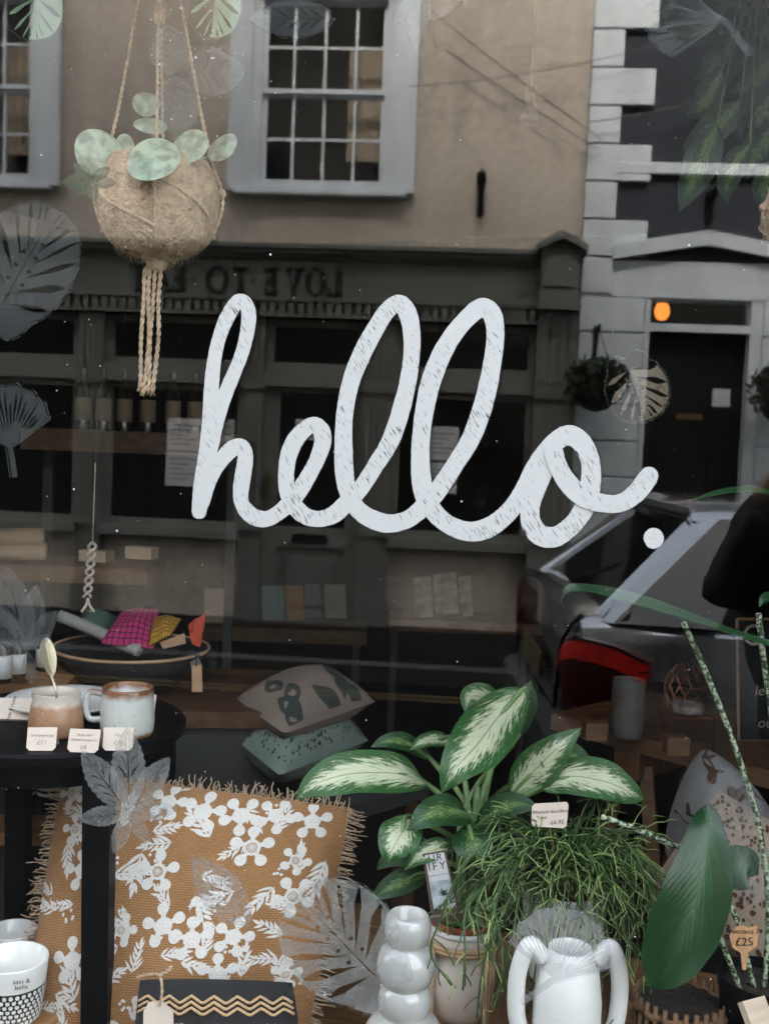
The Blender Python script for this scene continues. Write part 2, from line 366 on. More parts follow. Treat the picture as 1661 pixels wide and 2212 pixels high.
shopw = [opening(a+.002, b_-.002, zsl1, ztb0, .055) for a, b_ in ((uE, pA[0]), (pA[1], pB[0]), (pC[1], pD[0]))]
for a, b_ in ((uE, pA[0]), (pA[1], pB[0]), (pC[1], pD[0])): lb(cream, 'sill', m_green2, (a, b_, -.05, .14, zsl0, zsl1))
lb(cream, 'stall_riser', m_cream, (uE, pA[0], -.15, .03, BASE-.05, zsl0), (pA[0], pB[0], -.15, .035, BASE-.05, zsl0-.005))
lb(cream, 'stall_riser', m_cream, (pC[1]-.01, pD[0]+.01, -.15, .03, BASE-.05, zsl0))
lb(cream, 'pier', m_green, (U0, uE, -.3, .05, BASE-.05, zd))
# posters in the shop windows
def poster(w, pa, pb, y0, y1, y=950):
    ua, ub = sorted((FZ(pa, y)[0], FZ(pb, y)[0])); z1, z0 = FZ(pa, y0)[1], FZ(pa, y1)[1]
    b = MB(); b.box(ua, ub, -.008, -.004, z0, z1); p = b.build('poster', m_paper, w, world=False)
    return ua, ub, z0, z1
for w, q in ((shopw[1], (360, 432, 902, 972)), (shopw[1], (358, 432, 975, 1048)), (shopw[2], (918, 990, 920, 992)), (shopw[2], (912, 990, 998, 1064)), (shopw[1], (470, 505, 905, 955))):
    ua, ub, z0, z1 = poster(w, *q)
    b = MB()
    for k in range(5):
        zz = z1-.05-k*(z1-z0-.07)/5; b.box(ua+.03, ub-.03-.05*(k % 3), -.004, -.003, zz-.010, zz)
    b.build('poster_print', m_slate, w, world=False)
# shop door between pB and pC
dl, dr = pB[1]+.002, pC[0]-.002
zdg0, zdg1 = FZ(680, 1140)[1], FZ(680, 850)[1]
door = lb(cream, 'door', m_green2, (dl, dl+.12, -.06, .03, BASE+.02, ztb0), (dr-.12, dr, -.06, .03, BASE+.02, ztb0), (dl+.12, dr-.12, -.06, .03, zdg1, ztb0), (dl+.12, dr-.12, -.06, .03, zdg0-.16, zdg0), (dl+.12, dr-.12, -.05, .0, BASE+.02, zdg0-.16))
for nm, m, bx in (('pane', m_pane, (dl+.11, dr-.11, -.03, -.02, zdg0-.01, zdg1+.01)), ('letter_box', m_black, ((dl+dr)/2-.14, (dl+dr)/2+.14, .03, .04, zdg0-.13, zdg0-.05)),
                  ('door_panel', m_green, (dl+.2, dr-.2, 0, .02, BASE+.12, zdg0-.26)), ('handle', m_brass, (dl+.05, dl+.07, .03, .08, 1.0, 1.25)),
                  ('opening_card', m_paper, (dl+.24, dl+.46, -.018, -.014, FZ(640, 950)[1], FZ(640, 905)[1]))):
    b = MB(); b.bbox(*bx, c=.002); b.build(nm, m, door, world=False)
lb(cream, 'doorstep', m_kerb, (dl-.1, dr+.1, -.1, .25, BASE-.04, BASE+.018))
# iron brackets on the walls
def bracket(pa, y0, y1, name, label, w=.055):
    u, z1 = FZ(pa, y0); z0 = FZ(pa, y1)[1]
    b = MB(); b.bbox(u-w/2, u+w/2, .0, .05, z0, z1, c=.006); b.bbox(u-w/2-.01, u+w/2+.01, .0, .12, z1-.05, z1+.01, c=.006)
    b.tube([(u, .05, z1-.02), (u, .24, z1+.0), (u, .3, z1-.05)], .012, 6); b.tube([(u, .04, z0+.05), (u, .14, z0+.10), (u, .22, z1-.03)], .009, 6)
    c, s_ = math.cos(FAC_ROT), math.sin(FAC_ROT)
    b.v = [Vector((FAC_O.x+p.x*c-p.y*s_, FAC_O.y+p.x*s_+p.y*c, p.z)) for p in b.v]
    return tag(b.build(name, m_black), label, 'bracket')
bracket(1040, 380, 466, 'wall_bracket', 'black iron bracket on the cream wall right of the sash window')
bracket(318, 345, 440, 'wall_bracket', 'black iron bracket on the cream wall between the two sash windows', w=.07)
bracket(1533, 418, 478, 'wall_bracket', 'black iron bracket on the slate coloured wall over the gabled door')

# slate house with white quoins
slate = house('slate_house', 'dark slate coloured house with white quoins and a gabled door surround')
UE = UQ+6.0
zq = FZ(1260, 560)[1]                                         # foot of the dark wall, head of the white ground floor
dul, dur = FZ(1386, 800)[0], FZ(1640, 800)[0]; zdt = FZ(1500, 617)[1]
lb(slate, 'wall', m_slate, (UQ, UE, -.3, 0, zq, ZT+.3))
rb = MB(); rb.prism([(UQ, 0, ZT+.3), (UQ, .35, ZT+.28), (UQ, .35, ZT+.4), (UQ, -3, ZT+2.5), (UQ, -3, ZT+.3)], (0, 0, 0), (UE-UQ, 0, 0)); rb.build('roof', m_slate, slate, world=False)
for k in range(-1, 30):
    z1 = zq+.02+(k+1)*.285; 
    if z1 > ZT: break
    wq = .49 if k % 2 == 0 else .245
    lb(slate, 'quoin', m_white, (UQ+.004, UQ+wq, -.02, .045, z1-.285+.006, z1-.006), ch=.008)
zb0, zb1 = FZ(1450, 378)[1], FZ(1450, 353)[1]
lb(slate, 'band_course', m_white, (UQ+.25, UE, -.02, .05, zb0, zb1), ch=.006)
pa_, pz = FZ(1527, 506); gz = FZ(1330, 548)[1]; gl_ = FZ(1322, 545)[0]; gr_ = 2*pa_-gl_
g = MB(); g.prism([(gl_, 0, gz-.05), (gl_, 0, gz+.06), (pa_, 0, pz+.02), (gr_, 0, gz+.06), (gr_, 0, gz-.05), (pa_, 0, pz-.09)], (0, -.01, 0), (0, .10, 0)); g.build('gable_moulding', m_white, slate, world=False)
g0 = FZ(1320, 640)[1]; gs = FZ(1320, 641)[1]-FZ(1320, 720)[1]
zz = zq; 
for side, (a, b_) in enumerate(((UQ, dul), (dur, UE))):
    lb(slate, 'ground_wall', m_white, (a+.003, b_, -.3, -.004, BASE-.05, zdt-.001))
    z1 = g0
    while z1 > BASE:
        lb(slate, 'ashlar_block', m_white, (a+.003, b_-.01, -.02, .03, max(BASE, z1-gs+.012), z1-.006), ch=.008); z1 -= gs
lb(slate, 'lintel_wall', m_white, (UQ+.003, UE, -.3, .03, g0, zq))
ztr0, ztr1 = FZ(1500, 717)[1], FZ(1500, 700)[1]
dsl = lb(slate, 'door_frame', m_white, (dul, dul+.04, -.2, .02, BASE, zdt), (dur-.09, dur, -.2, .02, BASE, zdt), (dul+.04, dur-.09, -.2, .01, ztr0, ztr1), (dul+.04, dur-.09, -.2, .0, zdt-.05, zdt))
b = MB(); b.box(dul+.04, dur-.09, -.16, -.12, BASE+.02, ztr0); b.build('door_leaf', m_black, dsl, world=False)
b = MB()
for x0, x1, z0, z1 in ((.14, .46, .25, .85), (.56, .86, .25, .85), (.14, .46, 1.05, 1.9), (.56, .86, 1.05, 1.9)):
    b.bbox(dul+x0, dul+x1, -.12, -.105, z0, z1, c=.01)
b.build('door_panels', m_black, dsl, world=False)
b = MB(); b.box(dul+.30, dul+.50, -.12, -.10, FZ(1485, 905)[1], FZ(1485, 893)[1]); b.build('letter_plate', m_brass, dsl, world=False)
uc_, zc_ = FZ(1564, 858); b = MB(); b.box(uc_-.07, uc_+.07, -.104, -.10, zc_-.07, zc_+.07); b.build('door_notice', m_paper, dsl, world=False)
b = MB(); b.box(dul+.04, dur-.09, -.15, -.145, ztr1, zdt-.05); b.build('fanlight', glassmat('fanlight_glass', .06), dsl, world=False)
lb(slate, 'hall_back', m_slate, (dul-.3, dur+.3, -2.0, -1.95, BASE, zdt+.3), (dul-.3, dul-.25, -1.95, -.31, BASE, zdt+.3), (dur+.25, dur+.3, -1.95, -.31, BASE, zdt+.3), (dul-.3, dur+.3, -1.95, -.31, zdt+.3, zdt+.35))
def loc2w(u, n, z):
    c, s_ = math.cos(FAC_ROT), math.sin(FAC_ROT); return Vector((FAC_O.x+u*c-n*s_, FAC_O.y+u*s_+n*c, z))
ul_, zl_ = FZ(1430, 671, n=-.6)
hl = empty('hall_lamp', loc2w(ul_, -.6, zl_), 'glowing orange pendant lamp behind the glass over the dark door', 'lamp')
b = MB(); b.lathe(loc2w(ul_, -.6, zl_), [(.0, -.08), (.035, -.07), (.06, -.03), (.062, .01), (.045, .055), (.015, .085)], 20); b.build('glass_bulb', m_lamp, hl, smooth=True)
b = MB(); b.tube([loc2w(ul_, -.6, zl_+.08), loc2w(ul_, -.6, zdt+.3)], .006, 6); b.build('flex', m_black, hl)

# hanging flower baskets
def basket(pc, py, rpx, label, n=.32):
    u, z = FZ(pc, py, n=n); r = rpx*(8.5/FPX); c = loc2w(u, n, z)
    root = empty('hanging_basket', c-Vector((0, 0, r)), label, 'hanging basket', 'flower baskets beside the dark door')
    b = MB(); b.lathe(c-Vector((0, 0, r*.95)), [(.01, 0), (r*.45, r*.12), (r*.7, r*.45), (r*.75, r*.7)], 16); b.build('bowl', m_black, root, smooth=True)
    b = MB(); rnd = random.Random(int(pc))
    for k in range(900):
        d = Vector((rnd.gauss(0, 1), rnd.gauss(0, 1), rnd.gauss(0, 1))).normalized()*r*rnd.uniform(.55, 1.15); d.z = d.z*.8+.02
        if d.z < -r*.6 and rnd.random() < .6: continue
        p = c+d; a = Vector((rnd.gauss(0, 1), rnd.gauss(0, 1), rnd.gauss(0, 1))).normalized(); w = a.orthogonal().normalized(); s_ = rnd.uniform(.018, .045)
        b.add([p-a*s_, p+w*s_*.5, p+a*s_, p-w*s_*.5], [(0, 1, 2, 3)])
    b.build('foliage', m_basket_leaf, root, fix=False, kind='stuff')
    top = c+Vector((0, 0, r*1.9)); b = MB()
    for k in range(3):
        a = k*2.1; b.tube([top, c+Vector((math.cos(a)*r*.72, math.sin(a)*r*.72, -.2*r))], .004, 5)
    b.build('chains', m_black, root)
    b = MB(); w0 = loc2w(u, 0.03, top.z); b.tube([w0-Vector((0, 0, .02)), top+Vector((0, 0, .03)), top], .014, 6); b.tube([w0-Vector((0, 0, .30)), lerp(w0, top, .7)], .01, 6); b.bbox
    b.tube([w0+Vector((0, 0, .05)), w0-Vector((0, 0, .36))], .016, 6); b.build('wall_arm', m_black, root)
basket(1288, 830, 62, 'dark flower basket hanging on the white wall left of the dark door')
basket(1700, 850, 72, 'dark flower basket hanging at the right edge beyond the dark door')

# overhead wires across the street front
def wire(a, b_, n, sag, label):
    (u0, z0), (u1, z1) = FZ(*a, n=n), FZ(*b_, n=n); pts = [loc2w(lerp(u0, u1, t), n, lerp(z0, z1, t)-sag*4*t*(1-t)) for t in [k/14 for k in range(15)]]
    m = MB(); m.tube(pts, .005, 5); tag(m.build('overhead_wire', m_wire), label, 'cable', 'wires strung along the house fronts')
wire((930, 20), (1300, 300), .12, .02, 'upper slanting wire on the cream wall by the quoins')
wire((960, 105), (1290, 320), .10, .01, 'lower slanting wire on the cream wall by the quoins')
wire((880, 185), (1420, 95), .14, .05, 'thin wire crossing from the sash window to the quoins')
wire((1270, 262), (1600, 190), .12, .03, 'thin wire crossing the slate wall below the top quoins')

# shop building that holds the window (this side of the street)
shop = empty('shop_building', (0, 0, 0), 'shop building whose display window carries the painted greeting', 'building')
b = MB(); b.box(-9, -1.9, -.02, .25, -.3, 3.0); b.box(1.0, 9, -.02, .25, -.3, 3.0); b.box(-1.9, 1.0, -.02, .25, 2.44, 3.0); b.box(-1.9, 1.0, -.02, .25, -.3, .26)
b.build('shopfront_wall', m_green, shop)
b = MB(); b.box(-9, 9, -.02, .25, 3.001, 12.2); b.build('shading_front_wall', m_stone, shop)  # unseen upper storeys, raised so their shadow falls on road and lower fronts
for x in (-6.4, -3.8, -1.6, 1.1, 3.8, 6.4):
    for z in (3.9, 6.9, 9.6): b = MB(); b.box(x-.5, x+.5, -.05, -.03, z, z+1.5); b.build('upper_window', m_pane, shop)
b = MB(); b.box(-1.9, -1.82, -.06, .05, .26, 2.44); b.box(.92, 1.0, -.06, .05, .26, 2.44); b.box(-1.82, .92, -.06, .05, 2.36, 2.44); b.box(-1.82, .92, -.08, .05, .26, .34)
b.build('window_frame', m_green, shop)
b = MB(); b.prism([(-9, -.3, 12.2), (-9, -.3, 12.32), (-9, 4, 13.6), (-9, 8, 12.2)], (0, 0, 0), (18, 0, 0)); b.build('roof', m_slate, shop)
m_glass = glassmat('window_glass', .072, (.985, .99, .985))
b = MB(); b.box(-1.82, .92, .0, .006, .34, 2.36)
tag(b.build('window_pane', m_glass), 'large clear display window pane reflecting the street', 'window pane')
b = MB(); b.box(-8, 8, -2.2, -.03, -.4, -.0); tag(b.build('pavement_near', m_flag), kind='structure')

# ------------------------------------------------------------------ parked car (behind the viewer)
m_car = mat('car_paint', (.46, .47, .49), .18, metal=.75, var=.03, coat=1.0)
m_carglass = mat('car_glass', (.008, .009, .010), .05, var=.1)
m_red = mat('tail_light', (.06, .003, .003), .10, var=.5, vs_=22, coat=.5)
m_red2 = mat('tail_light_strip', (.55, .012, .010), .12, var=.35, vs_=30, coat=.5, emis=.05)
m_tyre = mat('tyre', (.015, .015, .015), .85)
m_rim = mat('alloy', (.35, .36, .37), .3, metal=.9)
cu, _ = FZ(1208, 1300, n=4.9)
car = empty('parked_car', loc2w(cu, 4.05, -.06), 'silver grey hatchback with red tail light parked at the right', 'car', rz=FAC_ROT+R(-5))
def carpt(x, y, z): return (x, y, z)
sta = [(0, .70, .34, .98), (.03, .80, .30, 1.0), (.12, .86, .28, 1.01), (.5, .885, .26, 1.01), (1.2, .89, .24, 1.0), (2.2, .89, .24, .98), (3.0, .885, .24, .96), (3.4, .875, .25, .92), (3.9, .83, .28, .82), (4.12, .74, .32, .72), (4.2, .60, .36, .62)]
prof = [(.90, 0.0), (.97, .18), (1.0, .42), (1.0, .66), (.985, .80), (.95, .93), (.86, 1.0)]
b = MB(); vs_, fs = [], []
for x, w, z0, z1 in sta:
    ring = [(x, w*k, z0+(z1-z0)*t) for k, t in prof] + [(x, w*.5, z1+.015), (x, 0, z1+.02)]
    ring += [(p[0], -p[1], p[2]) for p in reversed(ring[:-1])]; vs_ += ring
nr = len(prof)*2+3
for i in range(len(sta)-1):
    for k in range(nr-1): fs.append((i*nr+k, i*nr+k+1, (i+1)*nr+k+1, (i+1)*nr+k))
    fs.append((i*nr+nr-1, i*nr, (i+1)*nr, (i+1)*nr+nr-1))
fs.append(tuple(range(nr))); fs.append(tuple((len(sta)-1)*nr+k for k in range(nr-1, -1, -1)))
b.add(vs_, fs); body = b.build('body', m_car, car, smooth='auto', world=False)
# greenhouse: belt ring -> roof ring
belt = [(.10, .74), (.16, .80), (.9, .83), (1.9, .83), (2.9, .80), (3.25, .70)]; roof = [(.50, .54), (.56, .60), (1.0, .63), (1.7, .63), (2.2, .60), (2.3, .52)]
b = MB(); vs_ = [(x, y, 1.0) for x, y in belt]+[(x, -y, 1.0) for x, y in reversed(belt)]; n = len(vs_)
vs_ += [(x, y, 1.36) for x, y in roof]+[(x, -y, 1.36) for x, y in reversed(roof)]
b.add(vs_, [(i, (i+1) % n, n+(i+1) % n, n+i) for i in range(n)]+[tuple(range(n, 2*n))]); b.build('glazing', m_carglass, car, world=False)
b = MB(); rv = [(x-.04 if i == 0 else x, y+.02) for i, (x, y) in enumerate(roof)]
ring0 = [(x, y, 1.355) for x, y in rv]+[(x, -y, 1.355) for x, y in reversed(rv)]; ring1 = [(.62+(x-.62)*.96, y*.9, 1.40) for x, y, z in ring0]; ring2 = [(.75+(x-.75)*.8, y*.5, 1.425) for x, y, z in ring0]
b.add(ring0+ring1+ring2, [(i, (i+1) % n, n+(i+1) % n, n+i) for i in range(n)]+[(n+i, n+(i+1) % n, 2*n+(i+1) % n, 2*n+i) for i in range(n)]+[tuple(range(2*n, 3*n)), tuple(range(n-1, -1, -1))])
b.build('roof', m_car, car, smooth='auto', world=False)
for s_ in (1, -1):
    b = MB()
    b.add([(.06, s_*.70, .99), (.13, s_*.80, .99), (.50, s_*.85, .99), (.46, s_*.525, 1.37), (.55, s_*.615, 1.37), (.70, s_*.635, 1.37),
           (.10, s_*.66, .99), (.20, s_*.72, .99), (.50, s_*.78, .99), (.50, s_*.49, 1.36), (.57, s_*.56, 1.36), (.70, s_*.58, 1.36)],
          [(0, 1, 4, 3), (1, 2, 5, 4), (6, 9, 10, 7), (7, 10, 11, 8), (0, 3, 9, 6), (2, 8, 11, 5), (3, 4, 10, 9), (4, 5, 11, 10), (0, 6, 7, 1), (1, 7, 8, 2)])
    b.build('rear_pillar', m_car, car, world=False)
    b = MB(); b.tube([(1.75, s_*.845, .99), (1.75, s_*.64, 1.37)], .035, 6); b.build('door_pillar', m_car, car, world=False)
    b = MB(); b.tube([(3.15, s_*.80, .97), (2.24, s_*.615, 1.36)], .035, 6); b.build('front_pillar', m_car, car, world=False)
    # tail light wraps round the corner
    b = MB(); path = [(-.02, .60), (-.018, .70), (.0, .80), (.06, .865), (.14, .895), (.25, .905)]; lo = [.70, .64, .62, .63, .70, .82]; hi = [.86, .91, .935, .935, .92, .87]
    vs_ = []
    for (x, y), l, h in zip(path, lo, hi):
        vs_ += [(x, s_*y, l), (x-.012, s_*(y+.012), (l+h)/2), (x, s_*y, h), (x+.05, s_*(y-.08), h), (x+.05, s_*(y-.08), l)]
    fs = []
    for i in range(len(path)-1):
        for k in range(5): fs.append((i*5+k, i*5+(k+1) % 5, (i+1)*5+(k+1) % 5, (i+1)*5+k))
    fs += [tuple(range(5)), tuple(25+k for k in range(4, -1, -1))]
    b.add(vs_, fs); tl = b.build('tail_light', m_red, car, world=False, smooth='auto')
    b = MB(); vs_ = []
    for (x, y), h in zip(path, hi): vs_ += [(x-.014, s_*(y+.012), h-.075), (x-.010, s_*(y+.010), h-.012)]
    b.add(vs_, [(2*i, 2*i+1, 2*i+3, 2*i+2) for i in range(len(path)-1)]); b.build('lens_strip', m_red2, tl, world=False, smooth=True)
    b = MB(); b.tube([(2.85, s_*.86, 1.0), (2.8, s_*1.0, 1.04)], .03, 6); b.bbox(2.72, 2.84, s_*1.0-.09, s_*1.0+.09, .98, 1.12, c=.03); b.build('wing_mirror', m_car, car, world=False)
    for x in (.78, 3.38):
        b = MB(); pr = [(.0, -.1), (.2, -.1), (.30, -.1), (.315, -.07), (.315, .07), (.30, .1), (.2, .1)]
        for r, y in [(.0, 0)]: pass
        vs_, fs = [], []; sg = 28
        for r, y in pr:
            for k in range(sg): a = 2*math.pi*k/sg; vs_.append((x+r*math.cos(a), s_*(.79)+y*s_, .315+r*math.sin(a)))
        for i in range(len(pr)-1):
            for k in range(sg): fs.append((i*sg+k, i*sg+(k+1) % sg, (i+1)*sg+(k+1) % sg, (i+1)*sg+k))
        b.add(vs_, fs); wh = b.build('wheel', m_tyre, car, world=False, smooth='auto')
        b = MB()
        for k in range(5):
            a = k*1.2566; b.tube([(x, s_*.885, .315), (x+.2*math.cos(a), s_*.89, .315+.2*math.sin(a))], .03, 6)
        b.build('rim', m_rim, wh, world=False)
for nm, pts in (('tailgate_gap', [(.035, .70, 1.005), (.0, .69, .96), (-.028, .66, .90), (-.03, .58, .62), (-.03, -.58, .62), (-.028, -.66, .90), (.0, -.69, .96), (.035, -.70, 1.005)]), ('door_gap', [(1.75, .845, 1.0), (1.78, .90, .8), (1.70, .90, .4)]), ('window_trim', [(.5, .845, 1.005), (1.2, .85, 1.005), (2.6, .83, 1.0)]), ('roof_gap', [(.44, -.55, 1.372), (.44, .55, 1.372)])):
    b = MB(); b.tube(pts, .007, 5); b.build(nm, m_black, car, world=False)
b = MB(); b.bbox(-.045, -.03, -.26, .26, .66, .77, c=.003); b.build('number_plate', m_yellow, car, world=False)
b = MB(); b.bbox(-.07, .08, -.80, .80, .32, .56, c=.03); b.build('bumper', m_car, car, world=False)
b = MB(); b.tube([(.12, -.1, 1.02), (.26, .25, 1.14)], .012, 5); b.build('rear_wiper', m_black, car, world=False)

# ------------------------------------------------------------------ person with the camera
m_coat = mat('black_coat', (.010, .010, .011), .85, var=.3, bump=.2)
m_skin = mat('skin', (.45, .28, .21), .5, sss=.1)
m_hair = mat('dark_hair', (.03, .02, .014), .6)
def skin_body(name, verts, edges, radii, m, parent, root=0, sub=2):
    me = bpy.data.meshes.new(name); iv = inv_of(parent); me.from_pydata([tuple(iv @ Vector(v)) for v in verts], edges, []); o = bpy.data.objects.new(name, me); COL.objects.link(o); o.parent = parent
    me.materials.append(m); md = o.modifiers.new('skin', 'SKIN'); md.use_smooth_shade = True
    for i, sv in enumerate(me.skin_vertices[0].data):
        r = radii[i]; sv.radius = r if isinstance(r, tuple) else (r, r); sv.use_root = (i == root)
    s_ = o.modifiers.new('sub', 'SUBSURF'); s_.levels = sub; s_.render_levels = sub
    return o
def pp(r, f, z): return EYE + _R0*r + _F0*f + Vector((0, 0, z-EYE.z))      # right, forward, height
person = empty('person', pp(.02, -.22, 0), 'person in a black coat holding a camera up, reflected at the right edge', 'person')
V_ = [pp(-.04, -.24, .95), pp(-.04, -.23, 1.15), pp(-.02, -.20, 1.34), pp(.02, -.19, 1.44), pp(.02, -.17, 1.53), pp(.02, -.15, 1.62), pp(.02, -.16, 1.72),
      pp(-.18, -.20, 1.40), pp(-.27, -.13, 1.14), pp(-.12, -.02, 1.42), pp(.21, -.20, 1.40), pp(.33, -.14, 1.22), pp(.15, -.05, 1.50),
      pp(-.08, -.22, .88), pp(-.10, -.21, .50), pp(-.10, -.24, .09), pp(-.12, -.12, .04), pp(.12, -.22, .88), pp(.14, -.21, .50), pp(.14, -.24, .09), pp(.16, -.12, .04)]
E_ = [(0, 1), (1, 2), (2, 3), (3, 4), (4, 5), (5, 6), (2, 7), (7, 8), (8, 9), (2, 10), (10, 11), (11, 12), (0, 13), (13, 14), (14, 15), (15, 16), (0, 17), (17, 18), (18, 19), (19, 20)]
R_ = [(.22, .15), (.21, .14), (.20, .13), (.075, .07), (.06, .06), (.085, .095), (.075, .09), .095, .075, .045, .095, .075, .045, .10, .075, .05, .04, .10, .075, .05, .04]
bd_ = skin_body('body', V_, E_, R_, m_coat, person)
txc = bpy.data.textures.new('coat_folds', 'CLOUDS'); txc.noise_scale = .09
dm = bd_.modifiers.new('folds', 'DISPLACE'); dm.texture = txc; dm.strength = .05; dm.mid_level = .5
# face and hair sit over the head end of the body
hc = pp(.02, -.15, 1.655)
def head_mesh():
    b = MB(); vs_, fs = [], []; nu, nv = 20, 14
    for i in range(nv+1):
        th = math.pi*i/nv
        for k in range(nu):
            ph = 2*math.pi*k/nu; x = math.sin(th)*math.cos(ph); y = math.sin(th)*math.sin(ph); z = math.cos(th)
            w = .082*(1-.18*max(0, -z)); dpt = .098
            nose = .022*math.exp(-((x/.16)**2))*math.exp(-((z+.12)/.2)**2) if y > 0 else 0
            brow = .006*math.exp(-((z-.22)/.12)**2) if y > 0 else 0
            chin = .010*math.exp(-((z+.85)/.2)**2)*math.exp(-(x/.3)**2) if y > 0 else 0
            vs_.append(hc+_R0*x*w+_F0*(y*dpt+nose+brow+chin)+Vector((0, 0, z*.125)))
    for i in range(nv):
        for k in range(nu): fs.append((i*nu+k, i*nu+(k+1) % nu, (i+1)*nu+(k+1) % nu, (i+1)*nu+k))
    b.add(vs_, fs); return b
head_mesh().build('face', m_skin, person, smooth=True, weld=True)
b = MB(); vs_, fs = [], []; nu, nv = 20, 10
for i in range(nv+1):
    th = math.pi*.95*i/nv
    for k in range(nu):
        ph = 2*math.pi*k/nu; y = math.sin(th)*math.sin(ph); cut = max(0, y)*max(0, -(math.cos(th)-.45))*1.6
        rr = 1.12*(1-cut*.6); vs_.append(hc+_R0*math.sin(th)*math.cos(ph)*.088*rr+_F0*((y*.100*rr)-.014-cut*.09)+Vector((0, 0, math.cos(th)*.135)))
for i in range(nv):
    for k in range(nu): fs.append((i*nu+k, i*nu+(k+1) % nu, (i+1)*nu+(k+1) % nu, (i+1)*nu+k))
b.add(vs_, fs); b.build('hair', m_hair, person, smooth=True, fix=True, weld=True)
for s_ in (-1, 1):                                           # hands closed on the camera body
    wr = pp(-.13, .0, 1.44) if s_ < 0 else pp(.15, -.05, 1.50)
    palm = pp(s_*.088, -.045, 1.535); hv = [wr, palm]; he = [(0, 1)]; hr = [.026, (.034, .018)]
    for k in range(4):
        a = pp(s_*.080, -.025+.002*k, 1.565-.019*k); b1 = pp(s_*.062, -.006, 1.572-.019*k); c1 = pp(s_*.040, -.014, 1.573-.019*k)
        i = len(hv); hv += [a, b1, c1]; he += [(1, i), (i, i+1), (i+1, i+2)]; hr += [.010, .009, .008]
    i = len(hv); hv += [pp(s_*.082, -.075, 1.54), pp(s_*.06, -.085, 1.552)]; he += [(1, i), (i, i+1)]; hr += [.011, .010]
    skin_body('hand', hv, he, hr, m_skin, person, 0, 1)
dslr = empty('photo_camera', pp(0, -.06, 1.53), 'black camera held up before the face at the right edge', 'camera')
def obox(b, cr, cf, cz, hr_, hf, hz):
    vs_ = [pp(cr+i*hr_, cf+j*hf, cz+k*hz) for k in (-1, 1) for (i, j) in ((-1, -1), (1, -1), (1, 1), (-1, 1))]
    b.add(vs_, [(0, 3, 2, 1), (4, 5, 6, 7), (0, 1, 5, 4), (1, 2, 6, 5), (2, 3, 7, 6), (3, 0, 4, 7)])
b = MB(); obox(b, 0, -.065, 1.58, .066, .02, .042); b.build('camera_body', m_black, dslr)
b = MB(); obox(b, 0, -.062, 1.633, .022, .018, .014); b.build('viewfinder', m_black, dslr)
b = MB(); b.tube([pp(0, -.046, 1.58), pp(0, -.012, 1.58)], .034, 20); b.build('lens', m_black, dslr)

# ------------------------------------------------------------------ painted greeting on the outer face of the pane
def paintmat():
    m, nt, N, L, bs = newmat('white_marker'); bs.inputs['Base Color'].default_value = (.41, .415, .405, 1); bs.inputs['Roughness'].default_value = .55
    tc = N.new('ShaderNodeTexCoord'); mp = N.new('ShaderNodeMapping'); mp.inputs['Rotation'].default_value = (0, R(-56), 0); L.new(tc.outputs['Object'], mp.inputs[0])
    mp2 = N.new('ShaderNodeMapping'); mp2.inputs['Scale'].default_value = (55, 1, 620); L.new(mp.outputs[0], mp2.inputs[0])
    nz = N.new('ShaderNodeTexNoise'); nz.inputs['Scale'].default_value = 1.0; nz.inputs['Detail'].default_value = 2.0; L.new(mp2.outputs[0], nz.inputs[0])
    n2 = N.new('ShaderNodeTexNoise'); n2.inputs['Scale'].default_value = 14; n2.inputs['Detail'].default_value = 3; L.new(tc.outputs['Object'], n2.inputs[0])
    ad = N.new('ShaderNodeMath'); ad.operation = 'MULTIPLY_ADD'; ad.inputs[1].default_value = .35; L.new(n2.outputs[0], ad.inputs[0]); L.new(nz.outputs[0], ad.inputs[2])
    rp = N.new('ShaderNodeMapRange'); rp.inputs[1].default_value = .80; rp.inputs[2].default_value = .86; rp.inputs[3].default_value = 1.0; rp.inputs[4].default_value = .12
    L.new(ad.outputs[0], rp.inputs[0]); L.new(rp.outputs[0], bs.inputs['Alpha'])
    return m
m_paint = paintmat()
hello_a = [(430, 1106), (434, 1045), (444, 975), (452, 905), (456, 850), (460, 800), (468, 750), (482, 705), (498, 672), (514, 650), (529, 653), (537, 675), (536, 702), (526, 752), (507, 803), (487, 850), (470, 905), (459, 958), (447, 1010), (438, 1060), (431, 1106)]
hello_b = [(436, 1085), (448, 1048), (468, 1008), (489, 981), (509, 965), (524, 966), (530, 985), (526, 1020), (521, 1052), (521, 1080), (532, 1103), (552, 1118), (576, 1121), (600, 1109), (622, 1090),
           (645, 1062), (668, 1025), (686, 990), (697, 955), (694, 930), (678, 917), (655, 930), (635, 955), (622, 990), (618, 1030), (622, 1065), (636, 1093), (660, 1115), (690, 1121), (720, 1112), (745, 1090),
           (778, 1056), (806, 1014), (845, 948), (871, 868), (886, 795), (890, 730), (882, 680), (863, 655), (838, 669), (812, 708), (779, 770), (756, 832), (744, 900), (742, 970), (745, 1030), (755, 1072), (775, 1102), (803, 1121), (840, 1131), (878, 1123), (905, 1104), (925, 1083),
           (948, 1056), (985, 1000), (1018, 945), (1045, 870), (1062, 792), (1070, 725), (1064, 681), (1043, 664), (1015, 681), (975, 728), (945, 785), (924, 850), (911, 930), (908, 1000), (914, 1058), (932, 1098), (965, 1131), (1012, 1148), (1052, 1141), (1085, 1119),
           (1112, 1090), (1137, 1052), (1158, 1010), (1180, 975), (1205, 950), (1230, 940), (1255, 954), (1272, 985), (1277, 1020), (1272, 1065), (1258, 1105), (1232, 1138), (1198, 1160), (1166, 1155), (1147, 1128), (1146, 1090), (1158, 1050), (1174, 1012), (1186, 982)]
hello_c = [(1196, 978), (1206, 1008), (1226, 1042), (1256, 1070), (1292, 1085), (1338, 1087), (1374, 1065), (1402, 1028)]
